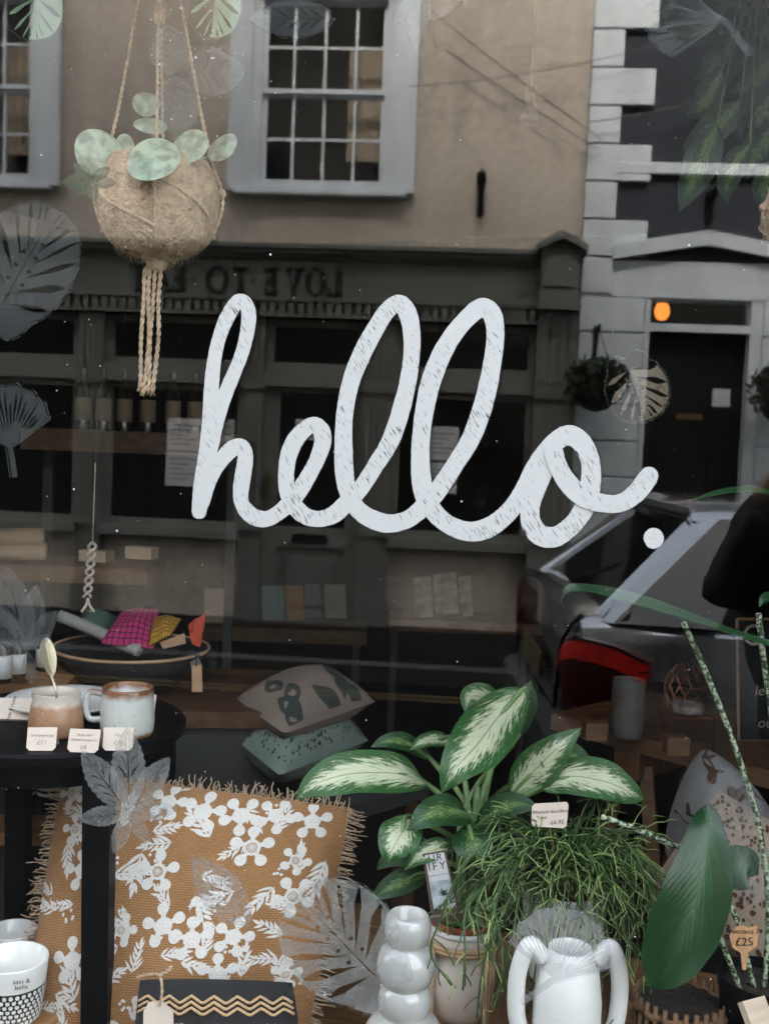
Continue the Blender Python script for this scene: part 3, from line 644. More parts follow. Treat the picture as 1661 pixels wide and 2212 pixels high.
hello = empty('painted_greeting', G(900, 1180, -.001), 'hand painted white script word hello with a full stop on the pane', 'lettering')
def ribbon(path, w0, w1, seed, off, n=8, kind='stroke'):
    pts = spline([(x, y, 0) for x, y in path], n); rnd = random.Random(seed); L_, Rr = [], []; m = len(pts); b = MB(); vs_ = []
    for i, p in enumerate(pts):
        t = (pts[min(i+1, m-1)]-pts[max(i-1, 0)]).normalized(); nrm = Vector((-t.y, t.x, 0)); w = lerp(w0, w1, i/(m-1))/2
        w *= 1+.05*math.sin(i*.21+seed)
        a = p+nrm*(w+rnd.uniform(-.5, .5)); c = p-nrm*(w+rnd.uniform(-.5, .5)); o = off-.00002*i*8/max(8, m)
        vs_ += [G(a.x, a.y, o), G(c.x, c.y, o)]
    fs = [(2*i, 2*i+1, 2*i+3, 2*i+2) for i in range(m-1)]; b.add(vs_, fs)
    for p, w, o in ((pts[0], w0, off), (pts[-1], w1, off-.0003)):
        c = len(b.v); b.v += [G(p.x+w/2*math.cos(k*.314)+rnd.uniform(-.4, .4), p.y+w/2*math.sin(k*.314), o-.0001) for k in range(20)]; b.f.append(tuple(range(c, c+20)))
    return b
def seglist(path, k):                                         # one ribbon in short runs, each a hair further out than the last
    out = []; i = 0
    while i < len(path)-1: out.append(path[max(0, i-1):min(len(path), i+k+1)]); i += k
    return out
ribbon(hello_a, 31, 30, 1, -.0004).build('stroke', m_paint, hello, fix=False)
ribbon(hello_b, 33, 44, 2, -.0010).build('stroke', m_paint, hello, fix=False)
ribbon(hello_c, 42, 40, 3, -.0030).build('stroke', m_paint, hello, fix=False)
b = MB(); b.add([G(1412+22*math.cos(k*.2618)+random.uniform(-.6, .6), 1163+22.5*math.sin(k*.2618)+random.uniform(-.6, .6), -.0005) for k in range(24)], [tuple(range(24))]); b.build('full_stop', m_paint, hello, fix=False)
# fine paint flecks and specks of dust on the glass
b = MB(); rnd = random.Random(5)
for k in range(230):
    x, y = rnd.uniform(0, 1661), rnd.uniform(0, 2212); r = rnd.uniform(.5, 1.5) if rnd.random() < .93 else rnd.uniform(1.6, 2.6)
    if k < 60: x, y = rnd.gauss(430, 70), rnd.gauss(150, 90)
    i = len(b.v); b.v += [G(x+r*math.cos(a*1.047), y+r*math.sin(a*1.047), -.0002) for a in range(6)]; b.f.append(tuple(range(i, i+6)))
b.build('dust_specks', mat('speck', (.6, .62, .62), .6), None, fix=False, kind='stuff')

# ------------------------------------------------------------------ frosted leaf stickers on the inner face of the pane
m_frost = filmmat('frosted_vinyl', (.26, .28, .29), .25, .08)
m_frost_l = filmmat('frosted_vinyl_light', (.46, .47, .47), .41, .12)
m_frost_g = filmmat('frosted_vinyl_green', (.26, .38, .24), .72, .06)
m_frost_b = filmmat('frosted_vinyl_bronze', (.30, .25, .18), .62, .10)
m_edge_glint = filmmat('vinyl_edge_glint', (.5, .52, .53), .5, .1)  # pale film painting the thin highlight round each sticker's clear border
def tess(polys):
    vl = [[Vector((x, y, 0)) for x, y in p] for p in polys]
    tri = geometry.tessellate_polygon(vl); flat = [p for q in vl for p in q]; return flat, tri
def sticker(label, polys, m, outline=True, group=None, off=.0075):
    flat, tri = tess(polys); b = MB(); b.add([G(p.x, p.y, off) for p in flat], tri)
    root = b.build('leaf_sticker', m, None, fix=False); tag(root, label, 'sticker', group)
    if outline:
        out = polys[0]; n = len(out); c = Vector((sum(p[0] for p in out)/n, sum(p[1] for p in out)/n)); e = MB(); vs_ = []
        for i in range(n):
            p = Vector(out[i]); a = Vector(out[i-1]); d = Vector(out[(i+1) % n]); t = (d-a); t = t.normalized() if t.length else Vector((1, 0)); nr = Vector((t.y, -t.x))
            if nr.dot(p-c) < 0: nr = -nr
            k = 3.0 + 1.2*math.sin(i*.9); vs_ += [G(*(p+nr*k), off+.0004), G(*(p+nr*(k+.9+.5*math.sin(i*1.7))), off+.0004)]
        e.add(vs_, [(2*i, 2*i+1, (2*i+3) % (2*n), (2*i+2) % (2*n)) for i in range(n) if (i*7) % 11 > 2])
        iv = Matrix.Translation(-root.location); e.v = [iv @ p for p in e.v]
        e.build('edge_glint', m_edge_glint, root, world=False, fix=False)
    return root
def axis_map(base, tip, wide):                                # leaf space (x across, y along 0..1) -> survey pixels
    B, T = Vector(base), Vector(tip); a = T-B; n = Vector((-a.y, a.x)).normalized()
    return lambda x, y: tuple(B+a*y+n*x*wide)
def ovate(base, tip, wide, pts=26, power=.9, ser=0.0, veins=5, vein_w=.012, stalk=0, vlen=.78):
    f = axis_map(base, tip, wide); out = []
    prof = lambda y: (math.sin(math.pi*min(1, max(0, y))**power))**.8
    for i in range(pts+1): y = i/pts; out.append(f(prof(y)*(1+ser*((i % 2)-.5)), y))
    for i in range(pts-1, 0, -1): y = i/pts; out.append(f(-prof(y)*(1+ser*((i % 2)-.5)), y))
    polys = [out]
    L_ = (Vector(tip)-Vector(base)).length; vw = vein_w*L_/wide if wide else .02
    if veins:
        polys.append([f(-vw*.6, .06), f(vw*.6, .06), f(vw*.3, .9), f(-vw*.3, .9)])
        for k in range(veins):
            y0 = .14+.66*k/veins
            for s_ in (-1, 1):
                y1 = min(.96, y0+.17); x1 = prof(y1)*vlen; xm = x1*.5
                polys.append([f(s_*vw*1.6, y0), f(s_*xm, y0+.075), f(s_*x1, y1), f(s_*xm, y0+.105), f(s_*vw*1.6, y0+.022)])
    return polys
def monstera(base, tip, wide, n=6, slit=.045, holes=True):
    f = axis_map(base, tip, wide); out = []; N_ = 60
    def bd(a):                                                # heart outline in leaf space, a from 0 (tip) to pi (notch)
        x = math.sin(a)**.85 if a < math.pi else 0; y = .5+.5*math.cos(a); 
        if a > 2.4: y -= .12*math.sin((a-2.4)/(math.pi-2.4)*math.pi)
        return x, y
    right = [bd(math.pi*i/N_*.985) for i in range(N_+1)]
    out = [f(x, y) for x, y in right]+[f(-x, y) for x, y in reversed(right[1:])]
    polys = [out, [f(-.012, .12), f(.012, .12), f(.006, .93), f(-.006, .93)]]
    for k in range(n):
        y0 = .16+.66*k/(n-1)
        for s_ in (-1, 1):
            a = R(12+62*k/(n-1)); d = Vector((math.cos(a), math.sin(a)*.62)); p0 = Vector((.07, y0)); L_ = .0
            while L_ < 1.4:
                q = p0+d*L_
                yy = min(1, max(0, q.y)); lim = math.sin(math.acos(max(-1, min(1, 2*yy-1))))**.85
                if q.x > lim*.93: break
                L_ += .02
            p1 = p0+d*L_; pm = p0+d*L_*.72; nn = Vector((-d.y, d.x))*slit*(.8+.4*((k*5) % 3)/2)
            polys.append([f(s_*p0.x, p0.y)]+[f(s_*q.x, q.y) for q in (p0+d*L_*.35+nn*.45, pm+nn, p1+nn*.25, p1-nn*.25, pm-nn*.8, p0+d*L_*.35-nn*.35)])
            if holes and 0 < k < n-1:
                hc_ = p0+d*.10+Vector((0, .055)); polys.append([f(s_*(hc_.x+.045*math.cos(t_)), hc_.y+.016*math.sin(t_)) for t_ in (0, .8, 1.57, 2.4, 3.14, 3.9, 4.7, 5.5)])
    return polys
def ginkgo(base, stem, centre_dir, rad, spread, nslit=16, seed=1):
    B = Vector(base); a0 = math.atan2(centre_dir[1], centre_dir[0]); out = []; rnd = random.Random(seed); n = 40
    S_ = Vector(stem); sd_ = (S_-B).normalized(); sn = Vector((-sd_.y, sd_.x))*rad*.045
    for i in range(n+1):
        a = a0-spread+2*spread*i/n; r = rad*(1-.05*abs(math.sin(i*.55))-.22*abs(i/n-.5)*2*(abs(i/n-.5)*2)); out.append(tuple(B+Vector((math.cos(a), math.sin(a)))*r))
    out += [tuple(B+sn), tuple(S_+sn), tuple(S_-sn), tuple(B-sn)]
    if (Vector(out[n+1])-Vector(out[n])).length > (Vector(out[-1])-Vector(out[n])).length: out[n+1:] = reversed(out[n+1:])
    polys = [out]
    for k in range(nslit):
        a = a0-spread*.9+1.8*spread*(k+.5)/nslit; e_ = (a-a0)/spread; lim = .95-.22*e_*e_; r0 = rad*rnd.uniform(.18, .40); r1 = rad*lim*rnd.uniform(.72, .95); da = .012+.010*rnd.random()
        dv = Vector((math.cos(a), math.sin(a))); nv = Vector((-dv.y, dv.x))
        polys.append([tuple(B+dv*r0), tuple(B+dv*lerp(r0, r1, .6)+nv*da*rad), tuple(B+dv*r1+nv*da*rad*.4), tuple(B+dv*r1-nv*da*rad*.4), tuple(B+dv*lerp(r0, r1, .6)-nv*da*rad)])
    return polys
def palmate_sticker(label, c, tips, wide, m, ser=.10):          # leaflets overlap at the heart of the leaf
    root = None; C = Vector(c); b = MB()
    for i, t in enumerate(tips):
        T = Vector(t); L_ = (T-C).length
        flat, tri = tess(ovate(tuple(C), tuple(T), L_*wide, pts=22, power=1.0, ser=ser, veins=5, vein_w=.016, vlen=.7)); b.add([G(p.x, p.y, .0075+.00012*i) for p in flat], tri)
    return tag(b.build('leaf_sticker', m, None, fix=False), label, 'sticker')
sticker('pale green frosted monstera leaf sticker at the top left corner', monstera((80, -46), (72, 84), 60, 5, .05, False), m_frost_g)
sticker('pale green frosted monstera leaf sticker left of the main sash window', monstera((466, -52), (462, 80), 56, 5, .05, False), m_frost_g)
sticker('dark frosted oval leaf sticker above the hanging pot, upright', ovate((372, 158), (362, 56), 41, veins=5, vein_w=.02), m_frost)
sticker('dark frosted oval leaf sticker above the hanging pot, pointing right', ovate((404, 154), (528, 155), 53, veins=5, vein_w=.016), m_frost)
sticker('dark frosted oval leaf sticker above the hanging pot, pointing down', ovate((376, 166), (388, 292), 46, veins=5, vein_w=.02), m_frost)
sticker('large grey frosted monstera sticker at the left edge', monstera((-14, 690), (120, 452), 108, 7, .04), m_frost)
sticker('dark ginkgo leaf sticker at the left edge', ginkgo((22, 965), (32, 1030), (-.05, -1), 136, 1.0, 16, 3), m_frost)
palmate_sticker('jagged frosted lobed leaf sticker over the brown jug', (58, 1405), [(12, 1222), (80, 1262), (122, 1318), (-50, 1300), (-40, 1400), (110, 1372), (70, 1480)], .20, m_frost)
palmate_sticker('grey frosted fingered leaf sticker over the black table leg', (278, 1757), [(176, 1622), (276, 1570), (366, 1636), (168, 1770), (385, 1748), (246, 1846), (322, 1822)], .20, m_frost_l)
sticker('pale serrated leaf sticker over the floral cushion', ovate((536, 2000), (416, 1853), 46, ser=.09, veins=4, vein_w=.016), m_frost_l)
sticker('large pale frosted monstera sticker beside the bubble vase', monstera((836, 2136), (640, 1935), 124, 7, .045), m_frost_l)
sticker('white frosted ginkgo sticker over the two handled vase', ginkgo((1195, 2118), (1125, 2168), (.25, -1), 165, 1.12, 22, 5), m_frost_l)
sticker('grey frosted oval leaf sticker at the right edge over the spotted cushion', ovate((1606, 1820), (1560, 1664), 60, veins=6, vein_w=.02), m_frost)
sticker('grey frosted oval leaf sticker pointing down at the right edge', ovate((1612, 1830), (1680, 1960), 62, veins=5, vein_w=.02), m_frost)
sticker('bronze monstera sticker beside the reflected dark door', monstera((1352, 778), (1402, 905), 66, 6, .06, True), m_frost_b)
sticker('dark ginkgo leaf sticker at the top right', ginkgo((1567, 44), (1620, 118), (-1, -.05), 178, .66, 22, 8), m_frost)
sticker('narrow frosted leaf sticker across the top of the sash window', ovate((720, 38), (540, 40), 40, veins=5), m_frost)
sticker('narrow frosted leaf sticker hanging right of the sash window', ovate((915, -30), (893, 96), 24, veins=0), m_frost)
sticker('slanting frosted leaf sticker at the top right of the sash window', ovate((850, 40), (1010, -20), 34, veins=3), m_frost)
palmate_sticker('dark green small pointed leaf sticker left of the coir pot', (196, 388), [(134, 392), (160, 352), (250, 396), (205, 436), (238, 362), (166, 424)], .26, filmmat('vinyl_dark_green', (.05, .11, .06), .6), 0)
# ------------------------------------------------------------------ shop interior
m_dark = mat('dark_wall', (.035, .034, .033), .8, var=.15, vs_=2)
m_ceil = mat('ceiling_paint', (.10, .10, .098), .8, var=.05)
m_wood = mat('oiled_wood', (.30, .155, .062), .5, var=.3, vs_=5, stretch=(1, 9, 9), bump=.1)
m_wood_d = mat('dark_wood', (.095, .048, .021), .55, var=.3, vs_=5, stretch=(1, 9, 9), bump=.1)
m_shelf_dim = mat('dimmed_shelf', (.075, .039, .018), .6, var=.3, vs_=5, stretch=(1, 9, 9), spec=.3)  # shelf wood darkened in colour for the dimness deep in the shop
m_boards = mat('floor_boards', (.05, .036, .026), .6, var=.3, vs_=4, stretch=(9, 1, 9))
m_blackp = mat('black_lacquer', (.0035, .0035, .004), .5, var=.2, spec=.10)
m_kraft = mat('kraft_card', (.42, .26, .15), .85, var=.1, vs_=25)
m_card = mat('cream_card', (.66, .56, .48), .8, var=.04, vs_=20)
m_jute = mat('jute', (.52, .38, .26), .95, var=.3, vs_=90, bump=.5, bs=260)
m_coir = mat('coir', (.50, .36, .24), .95, var=.3, vs_=60, bump=.9, bs=140)
m_pencil = mat('pencil', (.22, .17, .14), .9)
m_whitec = mat('white_ceramic', (.72, .71, .68), .18, var=.03, coat=.4)
b = MB(); b.box(-5.2, 3.2, .26, 6.2, -.1, .0); tag(b.build('shop_floor', m_boards), kind='structure')
b = MB(); b.box(-5.2, 3.2, .26, 6.2, 2.96, 3.1); tag(b.build('ceiling', m_ceil), kind='structure')
b = MB(); b.box(-5.2, -5.1, .26, 6.2, 0, 2.96); tag(b.build('wall_left', m_dark), kind='structure')
b = MB(); b.box(3.1, 3.2, .26, 6.2, 0, 2.96); tag(b.build('wall_right', m_dark), kind='structure')
b = MB(); b.box(-5.1, 3.1, 6.1, 6.2, 0, 2.96); tag(b.build('wall_back', m_dark), kind='structure')
PZ = .40                                                     # level of the display platform
plat = empty('display_platform', (-.6, .4, 0), 'wooden window platform under the display', 'platform')
for k in range(9):
    b = MB(); b.bbox(-1.85, .95, .07+k*.11, .178+k*.11, PZ-.03, PZ, c=.002); b.build('plank', m_wood, plat)
b = MB(); b.box(-1.85, .95, .052, .068, .27, PZ-.004); b.box(-1.85, .95, 1.05, 1.07, .0, PZ-.032); b.box(-1.85, -1.80, .26, 1.05, 0.0, PZ-.032); b.box(.9, .95, .26, 1.05, 0.0, PZ-.032); b.build('casing', m_blackp, plat)

def tbox(b, c, xd, yd, zd, hx, hy, hz):                        # oriented box
    c = Vector(c); vs_ = [c+xd*hx*i+yd*hy*j+zd*hz*k for k in (-1, 1) for (i, j) in ((-1, -1), (1, -1), (1, 1), (-1, 1))]
    b.add(vs_, [(0, 3, 2, 1), (4, 5, 6, 7), (0, 1, 5, 4), (1, 2, 6, 5), (2, 3, 7, 6), (3, 0, 4, 7)])
def frame(rot):                                                # horizontal axes turned from the camera's right by rot degrees
    a = YAW+R(rot); return Vector((math.cos(a), math.sin(a), 0)), Vector((-math.sin(a), math.cos(a), 0)), Vector((0, 0, 1))
ZU = Vector((0, 0, 1))
def pz(px, z, d):                                              # point under survey column px at depth d, world height z
    p = P(px, 1100, d); return Vector((p.x, p.y, z))
def wiggle(p, q, n, amp, seed):
    rnd = random.Random(seed); return [lerp(Vector(p), Vector(q), i/n)+Vector((rnd.uniform(-amp, amp), rnd.uniform(-amp, amp), rnd.uniform(-amp, amp)*.3)) for i in range(n+1)]
def rope(b, pts, r, tw=2, turns=60, seg=5):                    # two-ply twisted cord along a path
    pp_ = spline(pts, 10); n = len(pp_); Ltot = sum((pp_[i+1]-pp_[i]).length for i in range(n-1)); s_ = 0; dense = []
    step = max(r*1.1, Ltot/260)
    for i in range(n-1):
        d = (pp_[i+1]-pp_[i]).length; m = max(1, int(d/step))
        for k in range(m): dense.append(lerp(pp_[i], pp_[i+1], k/m))
    dense.append(pp_[-1])
    for ply in range(tw):
        path = []; L_ = 0
        for i, p in enumerate(dense):
            t = (dense[min(i+1, len(dense)-1)]-dense[max(i-1, 0)]).normalized(); u = t.cross(Vector((.3, .2, .93))).normalized(); w = t.cross(u)
            if i: L_ += (p-dense[i-1]).length
            a = L_/(r*7)*2*math.pi+ply*2*math.pi/tw; path.append(p+(u*math.cos(a)+w*math.sin(a))*r*.55)
        b.tube(path, r*.62, seg)

# hanging coir pots in a jute net
def coir_pot(cpx, cpy, d, rpx, label, seed, full=True):
    c = P(cpx, cpy, d); r = rpx*d/FPX; rnd = random.Random(seed)
    root = empty('hanging_pot', c-ZU*r, label, 'hanging pot', 'coir pots hung in jute nets')
    prof = [(0, -.84), (.38, -.80), (.66, -.68), (.87, -.44), (.98, -.12), (1.0, .12), (.97, .40), (.88, .66), (.80, .80), (.74, .82), (.7, .7), (.0, .62)]
    b = MB(); b.lathe(c, [(a*r, z*r) for a, z in prof], 40); b.build('coir_bowl', m_coir, root, smooth=True)
    b = MB(); N_ = 2600 if full else 500
    for k in range(N_):                                        # loose coir fibres
        th = rnd.uniform(0, 2*math.pi); i = rnd.random()*8; i0 = int(i); t = i-i0; rr = lerp(prof[i0][0], prof[i0+1][0], t)*r; zz = lerp(prof[i0][1], prof[i0+1][1], t)*r
        n = Vector((math.cos(th), math.sin(th), zz/r*.6)).normalized(); tg = n.orthogonal(); tg.rotate(Matrix.Rotation(rnd.uniform(0, 6.28), 3, n)); p = c+Vector((rr*math.cos(th), rr*math.sin(th), zz)); L_ = rnd.uniform(.008, .024); w = n.cross(tg).normalized()*.00035
        lift = rnd.uniform(.0005, .003); q = p+tg*L_*.5+n*lift; e = p+tg*L_+n*rnd.uniform(-.001, .002)
        b.add([p-w, p+w, q+w, q-w, e], [(0, 1, 2, 3), (3, 2, 4)])
    b.build('coir_fibres', m_coir, root, fix=False, kind='stuff')
    top = P(cpx+2, -260, d); nb = MB(); knot = c-ZU*r*.83
    for k in range(4):
        a = k*math.pi/2+.5; e = Vector((math.cos(a), math.sin(a), 0))
        pts = [knot]+[c+e*(q*r*1.03)+ZU*(z*r) for q, z in ((.45, -.74), (.80, -.48), (1.0, .0), (1.0, .35), (.86, .75))]+[lerp(c+e*r*.8+ZU*r*.9, top, t) for t in (.15, .5, 1)]
        rope(nb, pts, .0032, seg=4)
        a2 = a+math.pi/2; e2 = Vector((math.cos(a2), math.sin(a2), 0)); em = (e+e2).normalized()
        rope(nb, [c+e*r*1.03+ZU*.35*r, c+em*r*1.04+ZU*-.05*r, c+e2*r*.93-ZU*.42*r], .0026, seg=4)
        nb.lathe(c+e*r*1.03+ZU*.33*r-ZU*.008, [(0, 0), (.007, .004), (.008, .009), (.005, .014), (0, .016)], 8)
    nb.build('jute_net', m_jute, root, smooth=True)
    b = MB(); rope(b, [top-ZU*.02, top+ZU*.5], .006); b.lathe(P(cpx+2, 30, d), [(.0, -.02), (.009, -.015), (.011, 0), (.009, .02), (0, .025)], 10); b.build('hanging_cord', m_jute, root)
    if full:
        b = MB()
        for k, (x0, x1, y1) in enumerate(((314, 304, 838), (324, 312, 848), (335, 322, 842), (347, 331, 846))):
            pts = [knot, P(x0, 585, d), P(lerp(x0, x1, .3), 650, d-.004*(k % 2)), P(lerp(x0, x1, .6)+(5 if k % 2 else -3), 730, d), P(x1, y1-14, d), P(x1-2, y1, d)]
            rope(b, pts, .0040, seg=5)
            e = P(x1-2, y1-10, d)
            for q in range(14):
                v = Vector((rnd.gauss(0, .003), rnd.gauss(0, .003), -rnd.uniform(.008, .018))); b.tube([e, e+v*.6+ZU*-.002, e+v], [.0012, .001, .0005], 3)
        b.lathe(knot-ZU*.012, [(.0, -.01), (.016, -.004), (.02, .006), (.014, .016), (0, .018)], 12)
        b.build('tassel', m_jute, root, smooth=True)
    return c, r
c_pot, r_pot = coir_pot(343, 452, 1.98, 130, 'round coir fibre pot hanging in a jute net with a long tassel', 3)
coir_pot(1722, 478, 1.75, 76, 'coir pot in a jute net just at the right edge', 4, False)

# leaf builder ------------------------------------------------------------
def leafmat(name, green, cream, thr, edge=.16, ns=9, gloss=.35, trl=.25, rib_b=.22):
    m, nt, N, L, bs = newmat(name); bs.inputs['Roughness'].default_value = gloss
    uv = N.new('ShaderNodeTexCoord'); sp = N.new('ShaderNodeSeparateXYZ'); L.new(uv.outputs['UV'], sp.inputs[0])
    ab = N.new('ShaderNodeMath'); ab.operation = 'ABSOLUTE'; L.new(sp.outputs[0], ab.inputs[0])
    sk = N.new('ShaderNodeMath'); sk.operation = 'MULTIPLY_ADD'; sk.inputs[1].default_value = -.42; L.new(ab.outputs[0], sk.inputs[0]); L.new(sp.outputs[1], sk.inputs[2])  # follow the side veins
    cb = N.new('ShaderNodeCombineXYZ'); L.new(sk.outputs[0], cb.inputs[1]); sx = N.new('ShaderNodeMath'); sx.operation = 'MULTIPLY'; sx.inputs[1].default_value = .22; L.new(sp.outputs[0], sx.inputs[0]); L.new(sx.outputs[0], cb.inputs[0])
    nz = N.new('ShaderNodeTexNoise'); nz.inputs['Scale'].default_value = ns*2.2; nz.inputs['Detail'].default_value = 5; nz.inputs['Roughness'].default_value = .7; L.new(cb.outputs[0], nz.inputs[0])
    ct = N.new('ShaderNodeMath'); ct.operation = 'SUBTRACT'; ct.inputs[1].default_value = .5; L.new(nz.outputs[0], ct.inputs[0])
    ad = N.new('ShaderNodeMath'); ad.operation = 'MULTIPLY_ADD'; ad.inputs[1].default_value = 2.6; L.new(ct.outputs[0], ad.inputs[0]); L.new(ab.outputs[0], ad.inputs[2])
    tp = N.new('ShaderNodeMath'); tp.operation = 'POWER'; tp.inputs[1].default_value = 5; L.new(sp.outputs[1], tp.inputs[0]); a2 = N.new('ShaderNodeMath'); a2.operation = 'ADD'; L.new(ad.outputs[0], a2.inputs[0]); L.new(tp.outputs[0], a2.inputs[1])
    mr = N.new('ShaderNodeMapRange'); mr.interpolation_type = 'SMOOTHSTEP'; mr.inputs[1].default_value = thr-edge; mr.inputs[2].default_value = thr+edge; L.new(a2.outputs[0], mr.inputs[0])
    mx = N.new('ShaderNodeMix'); mx.data_type = 'RGBA'; mx.inputs[6].default_value = lin(cream); mx.inputs[7].default_value = lin(green); L.new(mr.outputs[0], mx.inputs[0])
    rib = N.new('ShaderNodeMapRange'); rib.inputs[1].default_value = .015; rib.inputs[2].default_value = .04; L.new(ab.outputs[0], rib.inputs[0])
    m2 = N.new('ShaderNodeMix'); m2.data_type = 'RGBA'; m2.inputs[6].default_value = lin([lerp(a, b_, .55)*.8 for a, b_ in zip(green, cream)]); L.new(rib.outputs[0], m2.inputs[0]); L.new(mx.outputs[2], m2.inputs[7])
    L.new(m2.outputs[2], bs.inputs['Base Color'])
    wv = N.new('ShaderNodeMath'); wv.operation = 'MULTIPLY'; wv.inputs[1].default_value = 110; L.new(sk.outputs[0], wv.inputs[0]); sn = N.new('ShaderNodeMath'); sn.operation = 'SINE'; L.new(wv.outputs[0], sn.inputs[0])
    bp = N.new('ShaderNodeBump'); bp.inputs['Strength'].default_value = rib_b; bp.inputs['Distance'].default_value = .003; L.new(sn.outputs[0], bp.inputs['Height']); L.new(bp.outputs[0], bs.inputs['Normal'])
    out = N['Material Output']; tr = N.new('ShaderNodeBsdfTranslucent'); L.new(m2.outputs[2], tr.inputs[0]); ms = N.new('ShaderNodeMixShader'); ms.inputs[0].default_value = trl
    L.new(bs.outputs[0], ms.inputs[1]); L.new(tr.outputs[0], ms.inputs[2]); L.new(ms.outputs[0], out.inputs[0])
    return m
def leaf(name, pts, hw, m, parent, face=None, cup=.18, wave=.05, prof=None, nu=8, nv=26, seed=0, hw2=None, kind=None):
    """pts: midrib in world space from stalk to tip; hw: half width in metres; face: direction the upper side looks to."""
    mid = spline(pts, max(2, nv//(len(pts)-1))); n = len(mid); face = Vector(face) if face is not None else -_F+ZU*.4; face.normalize()
    prof = prof or (lambda t: (math.sin(math.pi*t**.78))**.85*(1-.25*t**4)); rnd = random.Random(seed); ph = rnd.uniform(0, 6)
    b = MB(); b.uv = []; vs_ = []
    for i, p in enumerate(mid):
        t = i/(n-1); tg = (mid[min(i+1, n-1)]-mid[max(i-1, 0)]).normalized(); w = tg.cross(face); w = w.normalized() if w.length > 1e-4 else tg.orthogonal(); nr = w.cross(tg).normalized()
        for k in range(-nu, nu+1):
            u = k/nu; h = (hw if u >= 0 or hw2 is None else hw2)*prof(t)
            off = w*u*h + nr*(cup*h*abs(u)**1.4 + wave*hw*abs(u)**2*math.sin(t*15+ph+(2 if u < 0 else 0)))
            vs_.append(p+off); b.uv.append((u, t))
    m_ = 2*nu+1
    b.add(vs_, [(i*m_+k, i*m_+k+1, (i+1)*m_+k+1, (i+1)*m_+k) for i in range(n-1) for k in range(m_-1)])
    return b.build(name, m, parent, smooth=True, fix=False, kind=kind)
m_pilea = mat('pilea_leaf', (.25, .315, .23), .42, var=.30, vs_=55, bump=.25, bs=90, ramp=(.4, .6))
m_stemg = mat('green_stem', (.13, .22, .08), .5, var=.25, vs_=30)
pil = empty('pilea_plant', c_pot+ZU*r_pot*.62, 'pilea plant with round pale green leaves growing in the coir pot', 'plant')
for k, (x, y, rx, ry, dd) in enumerate(((316, 222, 30, 28, .0), (212, 325, 49, 48, -.06), (329, 336, 54, 58, -.13), (406, 312, 44, 42, -.07), (478, 314, 36, 38, -.02), (326, 268, 36, 20, -.02), (270, 318, 20, 34, -.03))):
    cc = P(x, y, 1.98+dd); r = (rx+ry)/2*1.98/FPX
    n = (-_F+Vector((random.uniform(-.5, .5), 0, random.uniform(-.1, .7)))).normalized(); up = (ZU-n*n.z).normalized(); sd_ = up.cross(n)
    b = MB(); b.uv = []; vs_ = [cc]; uvs = [(.3, .5)]
    for j in range(1, 6):
        for q in range(28):
            a = q*2*math.pi/28; f_ = j/5; rr = r*f_*(1+.03*math.sin(a*3+k)); vs_.append(cc+sd_*rr*math.cos(a)*rx*2/(rx+ry)+up*rr*math.sin(a)*ry*2/(rx+ry)-n*r*.16*f_*f_); uvs.append((.3+.2*f_, .5+.1*f_*math.cos(a)))
    fs = [(0, 1+q, 1+(q+1) % 28) for q in range(28)]+[(1+(j-1)*28+q, 1+j*28+q, 1+j*28+(q+1) % 28, 1+(j-1)*28+(q+1) % 28) for j in range(1, 5) for q in range(28)]
    b.add(vs_, fs); b.uv = uvs; lf = b.build('leaf', m_pilea, pil, smooth=True, fix=False)
    b = MB(); base = c_pot+ZU*r_pot*.6; b.tube(spline([base, lerp(base, cc, .5)+ZU*.02-n*.03, cc-n*.012], 6), .0018, 5); b.build('leaf_stalk', m_stemg, pil)

# pillow builder ----------------------------------------------------------
def pillow(name, root, TL, TR, BR, BL, thick, m, n=26, pinch=.05, rnd_=.08):
    TL, TR, BR, BL = map(Vector, (TL, TR, BR, BL))
    nrm = ((TR-TL).cross(BL-TL)).normalized()
    if nrm.dot(EYE-TL) < 0: nrm = -nrm
    def S(s, t, side=1, lift=0.0):
        a_, b_ = 2*s-1, 2*t-1; s = .5+.5*a_*math.sqrt(1-rnd_*b_*b_*abs(a_)); t = .5+.5*b_*math.sqrt(1-rnd_*a_*a_*abs(b_)); es = 1-a_*a_; et = 1-b_*b_
        s2 = .5+(s-.5)*(1-pinch*et*1.0*abs(2*s-1)**2); t2 = .5+(t-.5)*(1-pinch*es*abs(2*t-1)**2)
        p = lerp(lerp(TL, TR, s2), lerp(BL, BR, s2), t2); q = max(0, es*et)**.55
        crease = .006*math.sin(s*9+t*5)*math.sin(t*7-s*3)*q
        return p+nrm*(side*(q*thick*.5+crease)+lift*1.0)
    b = MB(); b.uv = []; vs_ = []
    for side in (1, -1):
        for j in range(n+1):
            for i in range(n+1): vs_.append(S(i/n, j/n, side)); b.uv.append((i/n, j/n))
    m_ = n+1; fs = []
    for sd_ in (0, 1):
        o = sd_*m_*m_
        for j in range(n):
            for i in range(n): fs.append((o+j*m_+i, o+j*m_+i+1, o+(j+1)*m_+i+1, o+(j+1)*m_+i))
    b.add(vs_, fs); o = b.build(name, m, root, smooth=True); return o, S, nrm
